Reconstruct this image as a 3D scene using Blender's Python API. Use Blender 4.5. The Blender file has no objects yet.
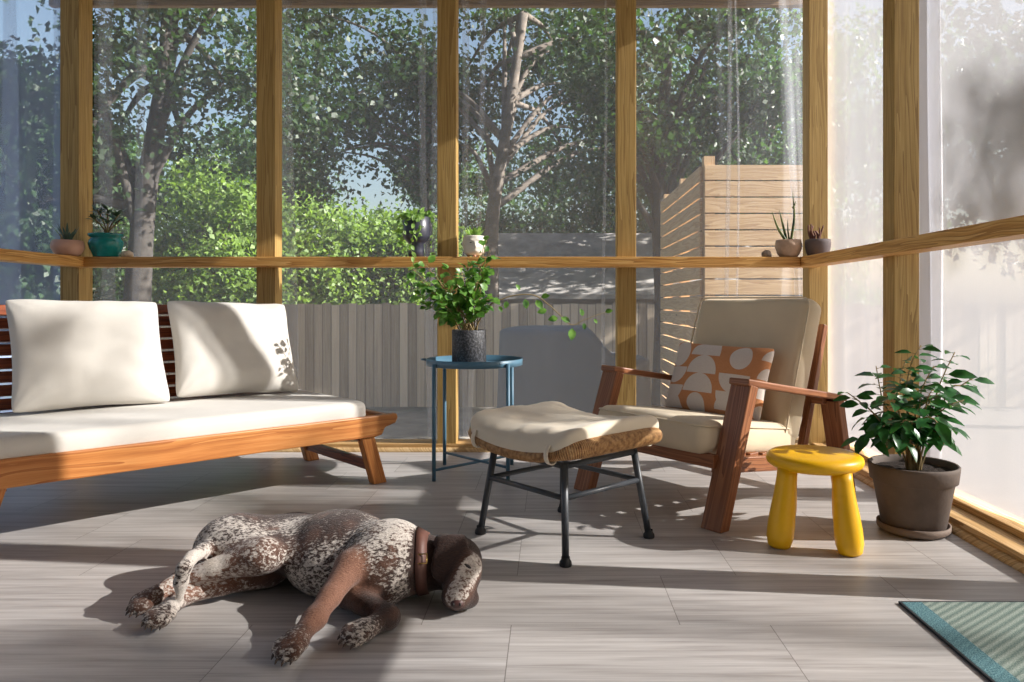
import bpy, math, random
import numpy as np
from mathutils import Vector, Matrix, noise as mnoise

random.seed(7)
rng = np.random.default_rng(7)
S = bpy.context.scene
COL = S.collection
PI = math.pi
V = Vector

# ------------------------------------------------------------------ camera frame helper
F, CX, CY, CH = 730.0, 550.0, 304.0, 0.75
def at(px, py, z=0.0):
    y = (CH - z) * F / (py - CY)
    return V(((px - CX) * y / F, y, z))
def aty(px, y, z):
    return V(((px - CX) * y / F, y, z))

def lin(h):
    h = h.lstrip('#')
    c = [int(h[i:i + 2], 16) / 255 for i in (0, 2, 4)]
    return tuple(x / 12.92 if x <= .04045 else ((x + .055) / 1.055) ** 2.4 for x in c) + (1,)

# ------------------------------------------------------------------ objects
def link(o, parent=None):
    COL.objects.link(o)
    if parent is not None:
        o.parent = parent
    return o

def tag(o, label=None, cat=None, group=None, kind=None):
    if label: o['label'] = label
    if cat: o['category'] = cat
    if group: o['group'] = group
    if kind: o['kind'] = kind
    return o

def empty(name, loc=(0, 0, 0), rz=0.0, label=None, cat=None, group=None, kind=None):
    o = bpy.data.objects.new(name, None)
    o.empty_display_size = .05
    o.location = loc
    o.rotation_euler = (0, 0, rz)
    link(o)
    return tag(o, label, cat, group, kind)

class MB:
    """collects geometry with metric UVs (u along the grain)"""
    def __init__(s):
        s.v, s.f, s.uv, s.sm = [], [], [], []
    def face(s, idx, uv, smooth=False):
        s.f.append(tuple(idx)); s.uv.append(uv); s.sm.append(smooth)
    def hexa(s, P, L, A, B):
        """P: 8 corners: index bits (len, a, b)"""
        b0 = len(s.v); s.v += [tuple(p) for p in P]
        ou, ov = random.random() * 20, random.random() * 20
        q = [((0, 2, 3, 1), (A, B)), ((4, 5, 7, 6), (A, B)), ((0, 1, 5, 4), (L, B)), ((2, 6, 7, 3), (L, B)),
             ((0, 4, 6, 2), (L, A)), ((1, 3, 7, 5), (L, A))]
        for fi, (idx, (d1, d2)) in enumerate(q):
            uv = []
            for i in idx:
                bl, ba, bb = (i >> 2) & 1, (i >> 1) & 1, i & 1
                if fi < 2: uv.append((ou + ba * A * .15, ov + bb * B))
                elif fi < 4: uv.append((ou + bl * L, ov + 3 + ba * A + bb * B))
                else: uv.append((ou + bl * L, ov + ba * A + bb * B))
            s.face([b0 + i for i in idx], uv)
    def box(s, c, size, R=None):
        c = V(c); sz = list(size)
        ax = [V((1, 0, 0)), V((0, 1, 0)), V((0, 0, 1))]
        if R is not None: ax = [R @ a for a in ax]
        k = max(range(3), key=lambda i: sz[i])
        o = [i for i in range(3) if i != k]
        a, b = o
        P = []
        for i in range(8):
            l, p, q = ((i >> 2) & 1) - .5, ((i >> 1) & 1) - .5, (i & 1) - .5
            P.append(c + ax[k] * sz[k] * l + ax[a] * sz[a] * p + ax[b] * sz[b] * q)
        # keep a right handed frame
        if ax[k].cross(ax[a]).dot(ax[b]) < 0:
            P = [P[i ^ 1] for i in range(8)]
        s.hexa(P, sz[k], sz[a], sz[b]); return s
    def b2(s, lo, hi):
        return s.box([(a + b) / 2 for a, b in zip(lo, hi)], [abs(b - a) for a, b in zip(lo, hi)])
    def beam(s, p0, p1, w, h, side=(1, 0, 0), flat0=None, flat1=None):
        """board from p0 to p1; w across `side`, h across the third axis; flatN: end cut level at that z"""
        p0, p1 = V(p0), V(p1); d = (p1 - p0); L = d.length; d.normalize()
        sd = V(side); sd = (sd - d * sd.dot(d)).normalized(); up = d.cross(sd).normalized()
        P = []
        for i in range(8):
            l, p, q = (i >> 2) & 1, ((i >> 1) & 1) - .5, (i & 1) - .5
            x = (p1 if l else p0) + sd * w * p + up * h * q
            z = flat1 if l else flat0
            if z is not None and abs(d.z) > 1e-4:
                x = x + d * ((z - x.z) / d.z)
            P.append(x)
        s.hexa(P, L, w, h); return s
    def prism(s, poly, o, ax, ay, az, t):
        o, ax, ay, az = V(o), V(ax), V(ay), V(az)
        b0 = len(s.v); n = len(poly); ou, ov = random.random() * 20, random.random() * 20
        for k in (0, 1):
            for (x, y) in poly: s.v.append(tuple(o + ax * x + ay * y + az * t * k))
        s.face([b0 + i for i in reversed(range(n))], [(ou + poly[i][0], ov + poly[i][1]) for i in reversed(range(n))])
        s.face([b0 + n + i for i in range(n)], [(ou + p[0], ov + p[1]) for p in poly])
        for i in range(n):
            j = (i + 1) % n
            s.face([b0 + i, b0 + j, b0 + n + j, b0 + n + i],
                   [(ou + poly[i][0], ov + poly[i][1]), (ou + poly[j][0], ov + poly[j][1]),
                    (ou + poly[j][0], ov + poly[j][1] + t), (ou + poly[i][0], ov + poly[i][1] + t)])
        return s
    def tube(s, pts, r, n=10, cap=True, closed=False, sq=1.0):
        pts = [V(p) for p in pts]; m = len(pts)
        rr = list(r) if hasattr(r, '__len__') else [r] * m
        b0 = len(s.v); nrm = None; us = 0; ul = []
        for i, p in enumerate(pts):
            if closed: t = (pts[(i + 1) % m] - pts[i - 1])
            else: t = (pts[min(i + 1, m - 1)] - pts[max(i - 1, 0)])
            t.normalize()
            if nrm is None:
                a = V((0, 0, 1)) if abs(t.z) < .9 else V((1, 0, 0))
                nrm = (a - t * a.dot(t)).normalized()
            else:
                nrm = (nrm - t * nrm.dot(t)).normalized()
            bn = t.cross(nrm)
            if i: us += (p - pts[i - 1]).length
            ul.append(us)
            for k in range(n):
                a = 2 * PI * k / n
                s.v.append(tuple(p + nrm * math.cos(a) * rr[i] * sq + bn * math.sin(a) * rr[i]))
        segs = m if closed else m - 1
        for i in range(segs):
            j = (i + 1) % m
            u0, u1 = ul[i], ul[j] if j else us + (pts[0] - pts[-1]).length
            for k in range(n):
                l = (k + 1) % n
                c = 2 * PI * rr[i] / n
                s.face((b0 + i * n + k, b0 + i * n + l, b0 + j * n + l, b0 + j * n + k),
                       ((u0, k * c), (u0, (k + 1) * c), (u1, (k + 1) * c), (u1, k * c)), True)
        if cap and not closed:
            s.face([b0 + k for k in reversed(range(n))], [(0, 0)] * n)
            s.face([b0 + (m - 1) * n + k for k in range(n)], [(0, 0)] * n)
        return s
    def lathe(s, prof, c=(0, 0, 0), n=32, axis=None):
        """prof (r, z) pairs from one end to the other; r=0 ends close it"""
        c = V(c); b0 = len(s.v); ids = []; u = 0; us = []
        for i, (r, z) in enumerate(prof):
            if i: u += math.hypot(r - prof[i - 1][0], z - prof[i - 1][1])
            us.append(u)
            if r < 1e-6:
                ids.append([len(s.v)] * n); s.v.append((c.x, c.y, c.z + z))
            else:
                ids.append(list(range(len(s.v), len(s.v) + n)))
                for k in range(n):
                    a = 2 * PI * k / n
                    s.v.append((c.x + r * math.cos(a), c.y + r * math.sin(a), c.z + z))
        for i in range(len(prof) - 1):
            for k in range(n):
                l = (k + 1) % n
                q = [ids[i][k], ids[i][l], ids[i + 1][l], ids[i + 1][k]]
                w = [(k / n, us[i]), ((k + 1) / n, us[i]), ((k + 1) / n, us[i + 1]), (k / n, us[i + 1])]
                qq, ww = [], []
                for a_, b_ in zip(q, w):
                    if a_ not in qq: qq.append(a_); ww.append(b_)
                if len(qq) > 2: s.face(qq, ww, True)
        return s
    def sheet(s, fn, nu, nv, wrap=False, uvs=(1, 1), flip=False):
        b0 = len(s.v); mu = nu if wrap else nu + 1
        for j in range(nv + 1):
            for i in range(mu):
                s.v.append(tuple(fn(i / nu, j / nv)))
        for j in range(nv):
            for i in range(nu):
                i2 = (i + 1) % mu
                q = [b0 + j * mu + i, b0 + j * mu + i2, b0 + (j + 1) * mu + i2, b0 + (j + 1) * mu + i]
                w = [(i / nu * uvs[0], j / nv * uvs[1]), ((i + 1) / nu * uvs[0], j / nv * uvs[1]),
                     ((i + 1) / nu * uvs[0], (j + 1) / nv * uvs[1]), (i / nu * uvs[0], (j + 1) / nv * uvs[1])]
                if flip: q.reverse(); w.reverse()
                s.face(q, w, True)
        return s
    def ball(s, c, r, n=12, R=None):
        c = V(c); rx, ry, rz = r if hasattr(r, '__len__') else (r, r, r)
        def fn(u, v):
            a, b = 2 * PI * u, PI * (v - .5)
            p = V((rx * math.cos(b) * math.cos(a), ry * math.cos(b) * math.sin(a), rz * math.sin(b)))
            return c + (R @ p if R is not None else p)
        return s.sheet(fn, n, max(6, n * 2 // 3), wrap=True)
    def leaf(s, p, d, nrm, L, W, droop=.15, fold=.25):
        p, d, nrm = V(p), V(d).normalized(), V(nrm)
        nrm = nrm - d * nrm.dot(d)
        nrm = nrm.normalized() if nrm.length > 1e-4 else V((0, 0, 1))
        sd = d.cross(nrm)
        b0 = len(s.v)
        rows = [(0, 0), (.3, .85), (.6, .9), (.85, .45), (1, 0)]
        for t, w in rows:
            c = p + d * L * t - nrm * L * droop * t * t
            e = nrm * W * .5 * w * fold
            if w == 0: s.v.append(tuple(c))
            else:
                s.v += [tuple(c - sd * W * .5 * w + e), tuple(c), tuple(c + sd * W * .5 * w + e)]
        q = [(0, 2, 1), (0, 3, 2), (1, 2, 5, 4), (2, 3, 6, 5), (4, 5, 8, 7), (5, 6, 9, 8), (7, 8, 10), (8, 9, 10)]
        for f in q: s.face([b0 + i for i in f], [(0, 0)] * len(f), True)
        return s
    def mesh(s, name):
        me = bpy.data.meshes.new(name)
        me.from_pydata(s.v, [], s.f)
        ul = me.uv_layers.new(name='UVMap')
        flat = np.array([c for f in s.uv for p in f for c in p], dtype=np.float32)
        ul.data.foreach_set('uv', flat)
        me.polygons.foreach_set('use_smooth', np.array(s.sm, dtype=bool))
        me.update()
        return me
    def build(s, name, m, parent=None, bevel=0, subsurf=0, seg=2, label=None):
        me = s.mesh(name)
        if m is not None: me.materials.append(m)
        o = bpy.data.objects.new(name, me)
        link(o, parent)
        if bevel:
            b = o.modifiers.new('edge', 'BEVEL'); b.width = bevel; b.segments = seg; b.limit_method = 'ANGLE'
            b.harden_normals = False
        if subsurf:
            b = o.modifiers.new('sub', 'SUBSURF'); b.levels = subsurf; b.render_levels = subsurf
        if label: o['label'] = label
        return o

def copy_tree(o, parent=None):
    c = o.copy(); COL.objects.link(c)
    if parent is not None: c.parent = parent
    for ch in list(o.children): copy_tree(ch, c)
    return c

# ------------------------------------------------------------------ materials
class NT:
    def __init__(s, name):
        s.m = bpy.data.materials.new(name); s.m.use_nodes = True
        s.t = s.m.node_tree; s.t.nodes.clear()
        s.out = s.t.nodes.new('ShaderNodeOutputMaterial')
    def n(s, typ, **kw):
        nd = s.t.nodes.new(typ)
        for k, v in kw.items():
            if k.startswith('p_'): setattr(nd, k[2:], v)
            else: s.set(nd, k, v)
        return nd
    def set(s, nd, k, v):
        inp = nd.inputs[int(k[1:])] if k[0] == 'i' and k[1:].isdigit() else nd.inputs[k.replace('_', ' ')]
        if isinstance(v, bpy.types.NodeSocket): s.t.links.new(v, inp)
        else: inp.default_value = v
    def math(s, op, a, b=0.0, c=None):
        nd = s.n('ShaderNodeMath', p_operation=op, i0=a, i1=b)
        if c is not None: s.set(nd, 'i2', c)
        return nd.outputs[0]
    def mix(s, fac, a, b, blend='MIX'):
        nd = s.t.nodes.new('ShaderNodeMix'); nd.data_type = 'RGBA'; nd.blend_type = blend
        s.set(nd, 'i0', fac); s.set(nd, 'i6', a); s.set(nd, 'i7', b)
        return nd.outputs[2]
    def ramp(s, fac, stops, interp='LINEAR'):
        nd = s.t.nodes.new('ShaderNodeValToRGB'); s.t.links.new(fac, nd.inputs[0])
        cr = nd.color_ramp; cr.interpolation = interp
        while len(cr.elements) < len(stops): cr.elements.new(.5)
        for e, (p, c) in zip(cr.elements, stops): e.position = p; e.color = c
        return nd.outputs[0]
    def coord(s, which='Object'):
        return s.n('ShaderNodeTexCoord').outputs[which]
    def mapv(s, vec, scale=(1, 1, 1), loc=(0, 0, 0), rot=(0, 0, 0)):
        return s.n('ShaderNodeMapping', Vector=vec, Scale=scale, Location=loc, Rotation=rot).outputs[0]
    def noise(s, vec, scale=5, detail=4, rough=.5, dist=0):
        return s.n('ShaderNodeTexNoise', Vector=vec, Scale=scale, Detail=detail, Roughness=rough, Distortion=dist).outputs[0]
    def bump(s, h, strength=.3, dist=.01):
        return s.n('ShaderNodeBump', Strength=strength, Distance=dist, Height=h).outputs[0]
    def bsdf(s, color, rough=.5, normal=None, spec=.5, **kw):
        b = s.n('ShaderNodeBsdfPrincipled', Base_Color=color, Roughness=rough)
        b.inputs['Specular IOR Level'].default_value = spec
        if normal is not None: s.set(b, 'Normal', normal)
        for k, v in kw.items(): s.set(b, k, v)
        return b.outputs[0]
    def done(s, sh):
        s.t.links.new(sh, s.out.inputs[0]); return s.m

def m_plain(name, hexc, rough=.5, var=.12, scale=12, bump=.0, spec=.5, **kw):
    t = NT(name); c = t.coord(); n = t.noise(c, scale, 5, .6)
    base = lin(hexc)
    dk = tuple(x * (1 - var * 1.6) for x in base[:3]) + (1,); lt = tuple(min(1, x * (1 + var)) for x in base[:3]) + (1,)
    col = t.ramp(n, [(.3, dk), (.7, lt)])
    nr = t.bump(t.noise(c, scale * 12, 3), bump, .004) if bump else None
    return t.done(t.bsdf(col, rough, nr, spec, **kw))

def m_wood(name, dark, mid, light, rough=.45, gs=16.0, knots=True, spec=.4, ring=1.0):
    t = NT(name); uv = t.coord('UV')
    low = t.noise(t.mapv(uv, (1.3, 3.0, 1)), 1.0, 2)
    sep = t.n('ShaderNodeSeparateXYZ', Vector=uv)
    v2 = t.math('ADD', sep.outputs[1], t.math('MULTIPLY', low, .16 * ring))
    vec = t.n('ShaderNodeCombineXYZ', X=t.math('MULTIPLY', sep.outputs[0], .55), Y=t.math('MULTIPLY', v2, gs)).outputs[0]
    g1 = t.noise(vec, 1.6, 2, .4)
    rings = t.math('FRACT', t.math('MULTIPLY', g1, 7.0))
    fine = t.noise(t.mapv(uv, (9, 260, 1)), 1.0, 3, .6)
    f = t.math('ADD', t.math('MULTIPLY', rings, .45), t.math('MULTIPLY', fine, .55))
    col = t.ramp(f, [(.18, lin(dark)), (.5, lin(mid)), (.82, lin(light))])
    if knots:
        vo = t.n('ShaderNodeTexVoronoi', Vector=t.mapv(uv, (2.1, 8.5, 1)), Scale=1.0, Randomness=1.0)
        k = t.math('SMOOTH_MIN', t.math('MULTIPLY', vo.outputs['Distance'], 7.0), 1.0, .2)
        kd = tuple(x * .35 for x in lin(dark)[:3]) + (1,)
        sel = t.n('ShaderNodeSeparateColor', Color=vo.outputs['Color']).outputs[0]
        kk = t.math('MULTIPLY', t.math('SUBTRACT', 1.0, k), t.math('GREATER_THAN', sel, .55))
        col = t.mix(t.math('MULTIPLY', kk, 1.1), col, kd)
    nr = t.bump(fine, .12, .003)
    return t.done(t.bsdf(col, rough, nr, spec))

def m_fabric(name, hexc, weave=900, rough=.95, var=.05, bump=.15):
    t = NT(name); c = t.coord()
    w = t.noise(t.mapv(c, (weave, weave, weave)), 1.0, 1)
    lo = t.noise(c, 7, 4)
    b = lin(hexc)
    col = t.ramp(t.math('ADD', t.math('MULTIPLY', w, .35), t.math('MULTIPLY', lo, .65)),
                 [(.3, tuple(x * (1 - var * 2) for x in b[:3]) + (1,)), (.7, tuple(min(1, x * (1 + var)) for x in b[:3]) + (1,))])
    nr = t.bump(t.math('ADD', t.math('MULTIPLY', w, .3), t.noise(c, 22, 3)), bump, .004)
    return t.done(t.bsdf(col, rough, nr, .15, Sheen_Weight=.2, Sheen_Roughness=.5))

def m_leaf(name, a, b, trans=.35, rough=.4, scale=30, tint=1.6):
    t = NT(name); c = t.coord()
    n = t.noise(c, scale, 3)
    col = t.ramp(n, [(.35, lin(a)), (.65, lin(b))])
    d = t.bsdf(col, rough, None, .45)
    tc = t.mix(1.0, col, (tint * .95, tint, tint * .45, 1), 'MULTIPLY')
    tr = t.n('ShaderNodeBsdfTranslucent', Color=tc).outputs[0]
    return t.done(t.n('ShaderNodeMixShader', i0=trans, i1=d, i2=tr).outputs[0])

def m_net(name, hexc, opac, trl=.5, weave=True):
    """woven sheer netting: real open holes let light straight through, threads scatter it"""
    t = NT(name); c = t.coord('UV')
    n = t.noise(t.mapv(c, (3, .6, 1)), 2.0, 3)
    thr = t.noise(t.mapv(c, (240, 240, 1)), 1.0, 2)
    op = t.math('ADD', opac - .09, t.math('ADD', t.math('MULTIPLY', n, .10), t.math('MULTIPLY', thr, .08)))
    col = lin(hexc)
    d = t.n('ShaderNodeBsdfDiffuse', Color=col).outputs[0]
    tr = t.n('ShaderNodeBsdfTranslucent', Color=col).outputs[0]
    th = t.n('ShaderNodeMixShader', i0=trl, i1=d, i2=tr).outputs[0]
    hole = t.n('ShaderNodeBsdfTransparent', Color=(1, 1, 1, 1)).outputs[0]
    return t.done(t.n('ShaderNodeMixShader', i0=op, i1=hole, i2=th).outputs[0])

def m_floor():
    t = NT('wood_look_tile'); o = t.coord('Object')
    s = t.n('ShaderNodeSeparateXYZ', Vector=o); X, Y = s.outputs[0], s.outputs[1]
    ry = t.math('DIVIDE', t.math('SUBTRACT', Y, 1.706), .31)
    row = t.math('FLOOR', ry)
    odd = t.math('FLOORED_MODULO', row, 2.0)
    ux = t.math('DIVIDE', t.math('ADD', X, t.math('SUBTRACT', .0905, t.math('MULTIPLY', t.math('SUBTRACT', 1.0, odd), .3945))), .605)
    col = t.math('FLOOR', ux)
    fx = t.math('MULTIPLY', t.math('FRACT', ux), .605)
    fy = t.math('MULTIPLY', t.math('FRACT', ry), .31)
    ex = t.math('MINIMUM', fx, t.math('SUBTRACT', .605, fx))
    ey = t.math('MINIMUM', fy, t.math('SUBTRACT', .31, fy))
    joint = t.math('LESS_THAN', t.math('MINIMUM', ex, t.math('ADD', ey, .0003)), .0011)
    wn = t.n('ShaderNodeTexWhiteNoise', Vector=t.n('ShaderNodeCombineXYZ', X=col, Y=row).outputs[0])
    rnd = t.math('MULTIPLY', wn.outputs[0], 30.0)
    vec = t.n('ShaderNodeCombineXYZ', X=t.math('ADD', t.math('MULTIPLY', X, 1.6), rnd),
              Y=t.math('MULTIPLY', Y, 34.0), Z=rnd).outputs[0]
    g = t.noise(vec, 1.2, 5, .62, .6)
    g2 = t.noise(t.n('ShaderNodeCombineXYZ', X=t.math('MULTIPLY', X, 4.0), Y=t.math('MULTIPLY', Y, 160.0), Z=rnd).outputs[0], 1.0, 3, .6)
    f = t.math('ADD', t.math('MULTIPLY', g, .7), t.math('MULTIPLY', g2, .3))
    c = t.ramp(f, [(.3, lin('#857f7b')), (.47, lin('#aaa5a2')), (.62, lin('#bdb9b6')), (.75, lin('#cecbc9'))])
    c = t.mix(t.math('MULTIPLY', wn.outputs[0], .16), c, lin('#87817d'))
    c = t.mix(t.math('MULTIPLY', joint, .7), c, lin('#5d5650'))
    h = t.math('SUBTRACT', t.math('MULTIPLY', f, .3), joint)
    return t.done(t.bsdf(c, .42, t.bump(h, .15, .002), .45))

M = {}
M['floor'] = m_floor()
M['post'] = m_wood('pine_post', '#84673a', '#a8894f', '#ba9d63', .65, 20, ring=.4)
M['rail'] = m_wood('pine_rail', '#94602c', '#c8944e', '#e0b674', .5, 26, ring=.7)
M['sill'] = m_wood('sill_pine', '#97723f', '#c19a63', '#d8b98a', .55, 18)
M['quarter'] = m_wood('quarter_round_pine', '#9c7c52', '#c5a678', '#d4ba90', .5, 14, knots=False)
M['ceil'] = m_wood('ceiling_boards', '#5a452e', '#7c6244', '#917452', .6, 14)
M['acacia'] = m_wood('acacia', '#935428', '#b5743c', '#c68a50', .42, 16, ring=.6)
M['acacia_dark'] = m_wood('acacia_red', '#4a1f10', '#7c3a1e', '#974f2a', .38, 16, knots=False)
M['walnut'] = m_wood('brown_eucalyptus', '#6a3e26', '#8a5636', '#a06c48', .4, 18, knots=False, ring=.6)
M['screenwood'] = m_wood('cedar_slat', '#9a7a58', '#b89a74', '#c9ae8a', .65, 10)
def m_fence():
    t = NT('grey_fence'); o = t.coord('Object')
    s = t.n('ShaderNodeSeparateXYZ', Vector=o)
    b = t.math('DIVIDE', t.math('ADD', s.outputs[0], 9.0), .146)
    wn = t.n('ShaderNodeTexWhiteNoise', Vector=t.n('ShaderNodeCombineXYZ', X=t.math('FLOOR', b)).outputs[0]).outputs[0]
    st = t.noise(t.mapv(o, (38, 38, 1.3)), 1.0, 4, .6)
    f = t.math('ADD', t.math('MULTIPLY', wn, .55), t.math('MULTIPLY', st, .6))
    col = t.ramp(f, [(.25, lin('#756859')), (.55, lin('#9c8e7c')), (.85, lin('#baab97'))])
    fx = t.math('FRACT', b)
    j = t.math('LESS_THAN', t.math('MINIMUM', fx, t.math('SUBTRACT', 1.0, fx)), .06)
    col = t.mix(t.math('MULTIPLY', j, .6), col, lin('#4a453f'))
    return t.done(t.bsdf(col, .85))
M['fence'] = m_fence()
M['white'] = m_fabric('white_canvas', '#cdc9c2')
M['cream'] = m_fabric('cream_canvas', '#d8c8ac')
M['natural'] = m_fabric('oatmeal_canvas', '#d9cdb8')
M['yellow'] = m_plain('yellow_plastic', '#f2b90c', .38, .04, 6, spec=.5)
M['blue'] = m_plain('blue_powder_coat', '#4d7389', .45, .06, 20)
M['black_metal'] = m_plain('charcoal_metal', '#3a3e43', .42, .1, 20)
M['rubber'] = m_plain('black_rubber', '#26272a', .7, .1, 20)
M['clay'] = m_plain('dark_clay', '#5c5049', .8, .18, 9, bump=.15)
M['saucer'] = m_plain('clay_saucer', '#75655a', .8, .16, 9, bump=.15)
M['soil'] = m_plain('potting_soil', '#2a1d15', 1, .5, 60, bump=1.0)
M['stem'] = m_plain('plant_stem', '#8e7a50', .7, .2, 30)
M['greenstem'] = m_plain('green_stem', '#6d8a42', .6, .2, 30)
M['teal'] = m_plain('teal_glaze', '#17807c', .15, .25, 14)
M['pinkclay'] = m_plain('pink_clay', '#c39a86', .7, .06, 10)
M['beigeclay'] = m_plain('beige_clay', '#b59a84', .65, .18, 22)
M['darkclay'] = m_plain('grey_clay', '#5b5152', .8, .12, 16)
M['slate'] = m_plain('slate_glaze', '#3a3c4a', .35, .15, 14)
M['whiteclay'] = m_plain('white_clay', '#d9d3c8', .6, .06, 16)
M['stone'] = m_plain('speckled_stone', '#a08f80', .8, .4, 50)
M['shell'] = m_plain('shell', '#d0bfa6', .6, .25, 40)
M['leather'] = m_plain('brown_leather', '#66443a', .55, .15, 30)
M['brass'] = m_plain('brass', '#b89a5a', .3, .1, 20, Metallic=1.0)
M['nose'] = m_plain('dog_nose', '#4a2f2c', .45, .2, 50)
M['claw'] = m_plain('dog_claw', '#4c4038', .5, .2, 50)
M['eye'] = m_plain('dog_eyelid', '#1c1210', .4, .1, 50)
M['tarp'] = m_plain('grey_tarp', '#5f6267', .7, .06, 3)
M['bark'] = m_plain('tree_bark', '#5a524a', .95, .35, 6, bump=.8)
M['bark_shaded'] = m_plain('shaded_bark', '#2f2b27', .95, .35, 6, bump=.8)  # bark copy with the crown's shade on the trunk painted into its colour
M['ivy'] = m_leaf('ivy_leaf', '#27521f', '#7aa850', .35, .32, 26)
M['ficus'] = m_leaf('ficus_leaf', '#1d4726', '#356b34', .28, .32, 30)
M['jade'] = m_leaf('jade_leaf', '#2c4630', '#40604a', .15, .4, 40)
M['pale'] = m_leaf('pale_leaf', '#5f8a3e', '#9aba68', .35, .4, 50)
M['aloe'] = m_leaf('aloe_leaf', '#3d4f45', '#54685a', .1, .5, 30)
M['snake'] = m_leaf('snake_leaf', '#24402c', '#7f8c4a', .1, .4, 25)
M['twig'] = m_plain('brown_twig', '#6d4436', .7, .2, 30)
M['tree_shaded'] = m_leaf('shaded_tree_leaf', '#1b2d19', '#2e4526', .40, .5, 1.5, 1.9)  # shade from neighbouring trees is put into these darker greens
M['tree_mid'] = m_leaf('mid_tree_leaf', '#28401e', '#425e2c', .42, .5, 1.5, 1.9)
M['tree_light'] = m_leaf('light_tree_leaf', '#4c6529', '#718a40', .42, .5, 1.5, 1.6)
M['net'] = m_net('sheer_netting', '#dde1ea', .25, .45)
M['net_thick'] = m_net('sheer_netting_doubled', '#c6c6cb', .75, .15)
M['net_left'] = m_net('sheer_netting_skylit', '#bccbea', .36, .5)  # white netting with the blue skylight of the shaded side painted in
M['roof'] = m_plain('grey_shingle', '#8d8984', .9, .25, 3)
M['siding'] = m_plain('shed_siding', '#8a847a', .8, .1, 2)
M['ground'] = m_plain('gravel_yard', '#827c72', .95, .25, 3, bump=.6)
M['mulch'] = m_plain('mulch_ground', '#4c463e', .95, .3, 4, bump=.6)
M['housewall'] = m_plain('house_siding', '#5a5650', .8, .05, 2)

def m_weave():
    t = NT('rattan_weave'); uv = t.coord('UV')
    s = t.n('ShaderNodeSeparateXYZ', Vector=uv)
    a = t.math('SINE', t.math('MULTIPLY', s.outputs[0], 1150.0))
    b = t.math('SINE', t.math('MULTIPLY', s.outputs[1], 420.0))
    h = t.math('MULTIPLY', a, t.math('ADD', .7, t.math('MULTIPLY', b, .3)))
    n = t.noise(t.mapv(uv, (60, 60, 1)), 1.0, 4)
    f = t.math('ADD', t.math('MULTIPLY', h, .16), n)
    col = t.ramp(f, [(.25, lin('#5f3f22')), (.5, lin('#a97c4c')), (.75, lin('#c8a06c'))])
    return t.done(t.bsdf(col, .55, t.bump(h, .7, .003), .4))
M['weave'] = m_weave()

def m_rug():
    t = NT('ribbed_rug'); o = t.coord('Object')
    s = t.n('ShaderNodeSeparateXYZ', Vector=o)
    rib = t.math('SINE', t.math('MULTIPLY', t.math('SUBTRACT', t.math('MULTIPLY', s.outputs[1], .8), t.math('MULTIPLY', s.outputs[0], .6)), 330.0))
    sp = t.noise(o, 330, 2, .7)
    f = t.math('ADD', t.math('MULTIPLY', rib, .11), sp)
    col = t.ramp(f, [(.3, lin('#566a64')), (.5, lin('#7d8b84')), (.72, lin('#a4ada3'))])
    teal = t.ramp(sp, [(.36, lin('#24505c')), (.64, lin('#76989c'))])
    edge = t.math('LESS_THAN', s.outputs[0], .055)
    col = t.mix(edge, col, teal)
    return t.done(t.bsdf(col, .95, t.bump(f, .8, .004), .1))
M['rug'] = m_rug()
M['rugedge'] = m_plain('rug_binding', '#23262b', .9, .15, 60)

def m_speckle():
    t = NT('black_speckled_pot'); o = t.coord('Object')
    v = t.n('ShaderNodeTexVoronoi', Vector=o, Scale=150.0)
    n = t.noise(o, 120, 3)
    k = t.math('GREATER_THAN', n, .53)
    col = t.mix(k, lin('#26272b'), lin('#4c4d52'))
    return t.done(t.bsdf(col, .6, t.bump(n, .6, .004), .5))
M['speckle'] = m_speckle()

def m_pattern():
    """orange lumbar cushion cloth with printed off-white circles and half circles"""
    t = NT('orange_print'); uv = t.coord('UV')
    s = t.n('ShaderNodeSeparateXYZ', Vector=uv); U, W = s.outputs[0], s.outputs[1]
    # (cx, cy, r, side)  side 0 full disc, +1 keeps the upper half, -1 keeps the lower half
    shp = [(.11, .80, .15, 0), (.10, .60, .18, -1), (.10, .34, .18, -1), (.10, .02, .18, 1),
           (.40, .79, .20, 1), (.40, .53, .20, 1), (.40, .27, .20, 1), (.40, .10, .12, 0),
           (.76, .80, .13, 0), (.74, .56, .19, -1), (.74, .32, .19, -1), (.74, .07, .19, 1),
           (1.05, .80, .14, 1), (1.05, .55, .14, 1), (1.05, .3, .14, 1), (1.03, .1, .1, 0)]
    acc = None
    for cx, cy, r, sd in shp:
        du = t.math('MULTIPLY', t.math('SUBTRACT', U, cx), .47)
        dv = t.math('MULTIPLY', t.math('SUBTRACT', W, cy), .28)
        d = t.math('SQRT', t.math('ADD', t.math('MULTIPLY', du, du), t.math('MULTIPLY', dv, dv)))
        k = t.math('LESS_THAN', d, r * .365)
        if sd: k = t.math('MULTIPLY', k, t.math('GREATER_THAN' if sd > 0 else 'LESS_THAN', W, cy))
        acc = k if acc is None else t.math('MAXIMUM', acc, k)
    c = t.coord(); w = t.noise(c, 500, 2)
    o1 = t.ramp(w, [(.3, lin('#b87c52')), (.7, lin('#cd936a'))])
    o2 = t.ramp(w, [(.3, lin('#c9bdb4')), (.7, lin('#ddd3ca'))])
    col = t.mix(acc, o1, o2)
    return t.done(t.bsdf(col, .95, t.bump(w, .3, .003), .15))
M['print'] = m_pattern()

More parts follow.
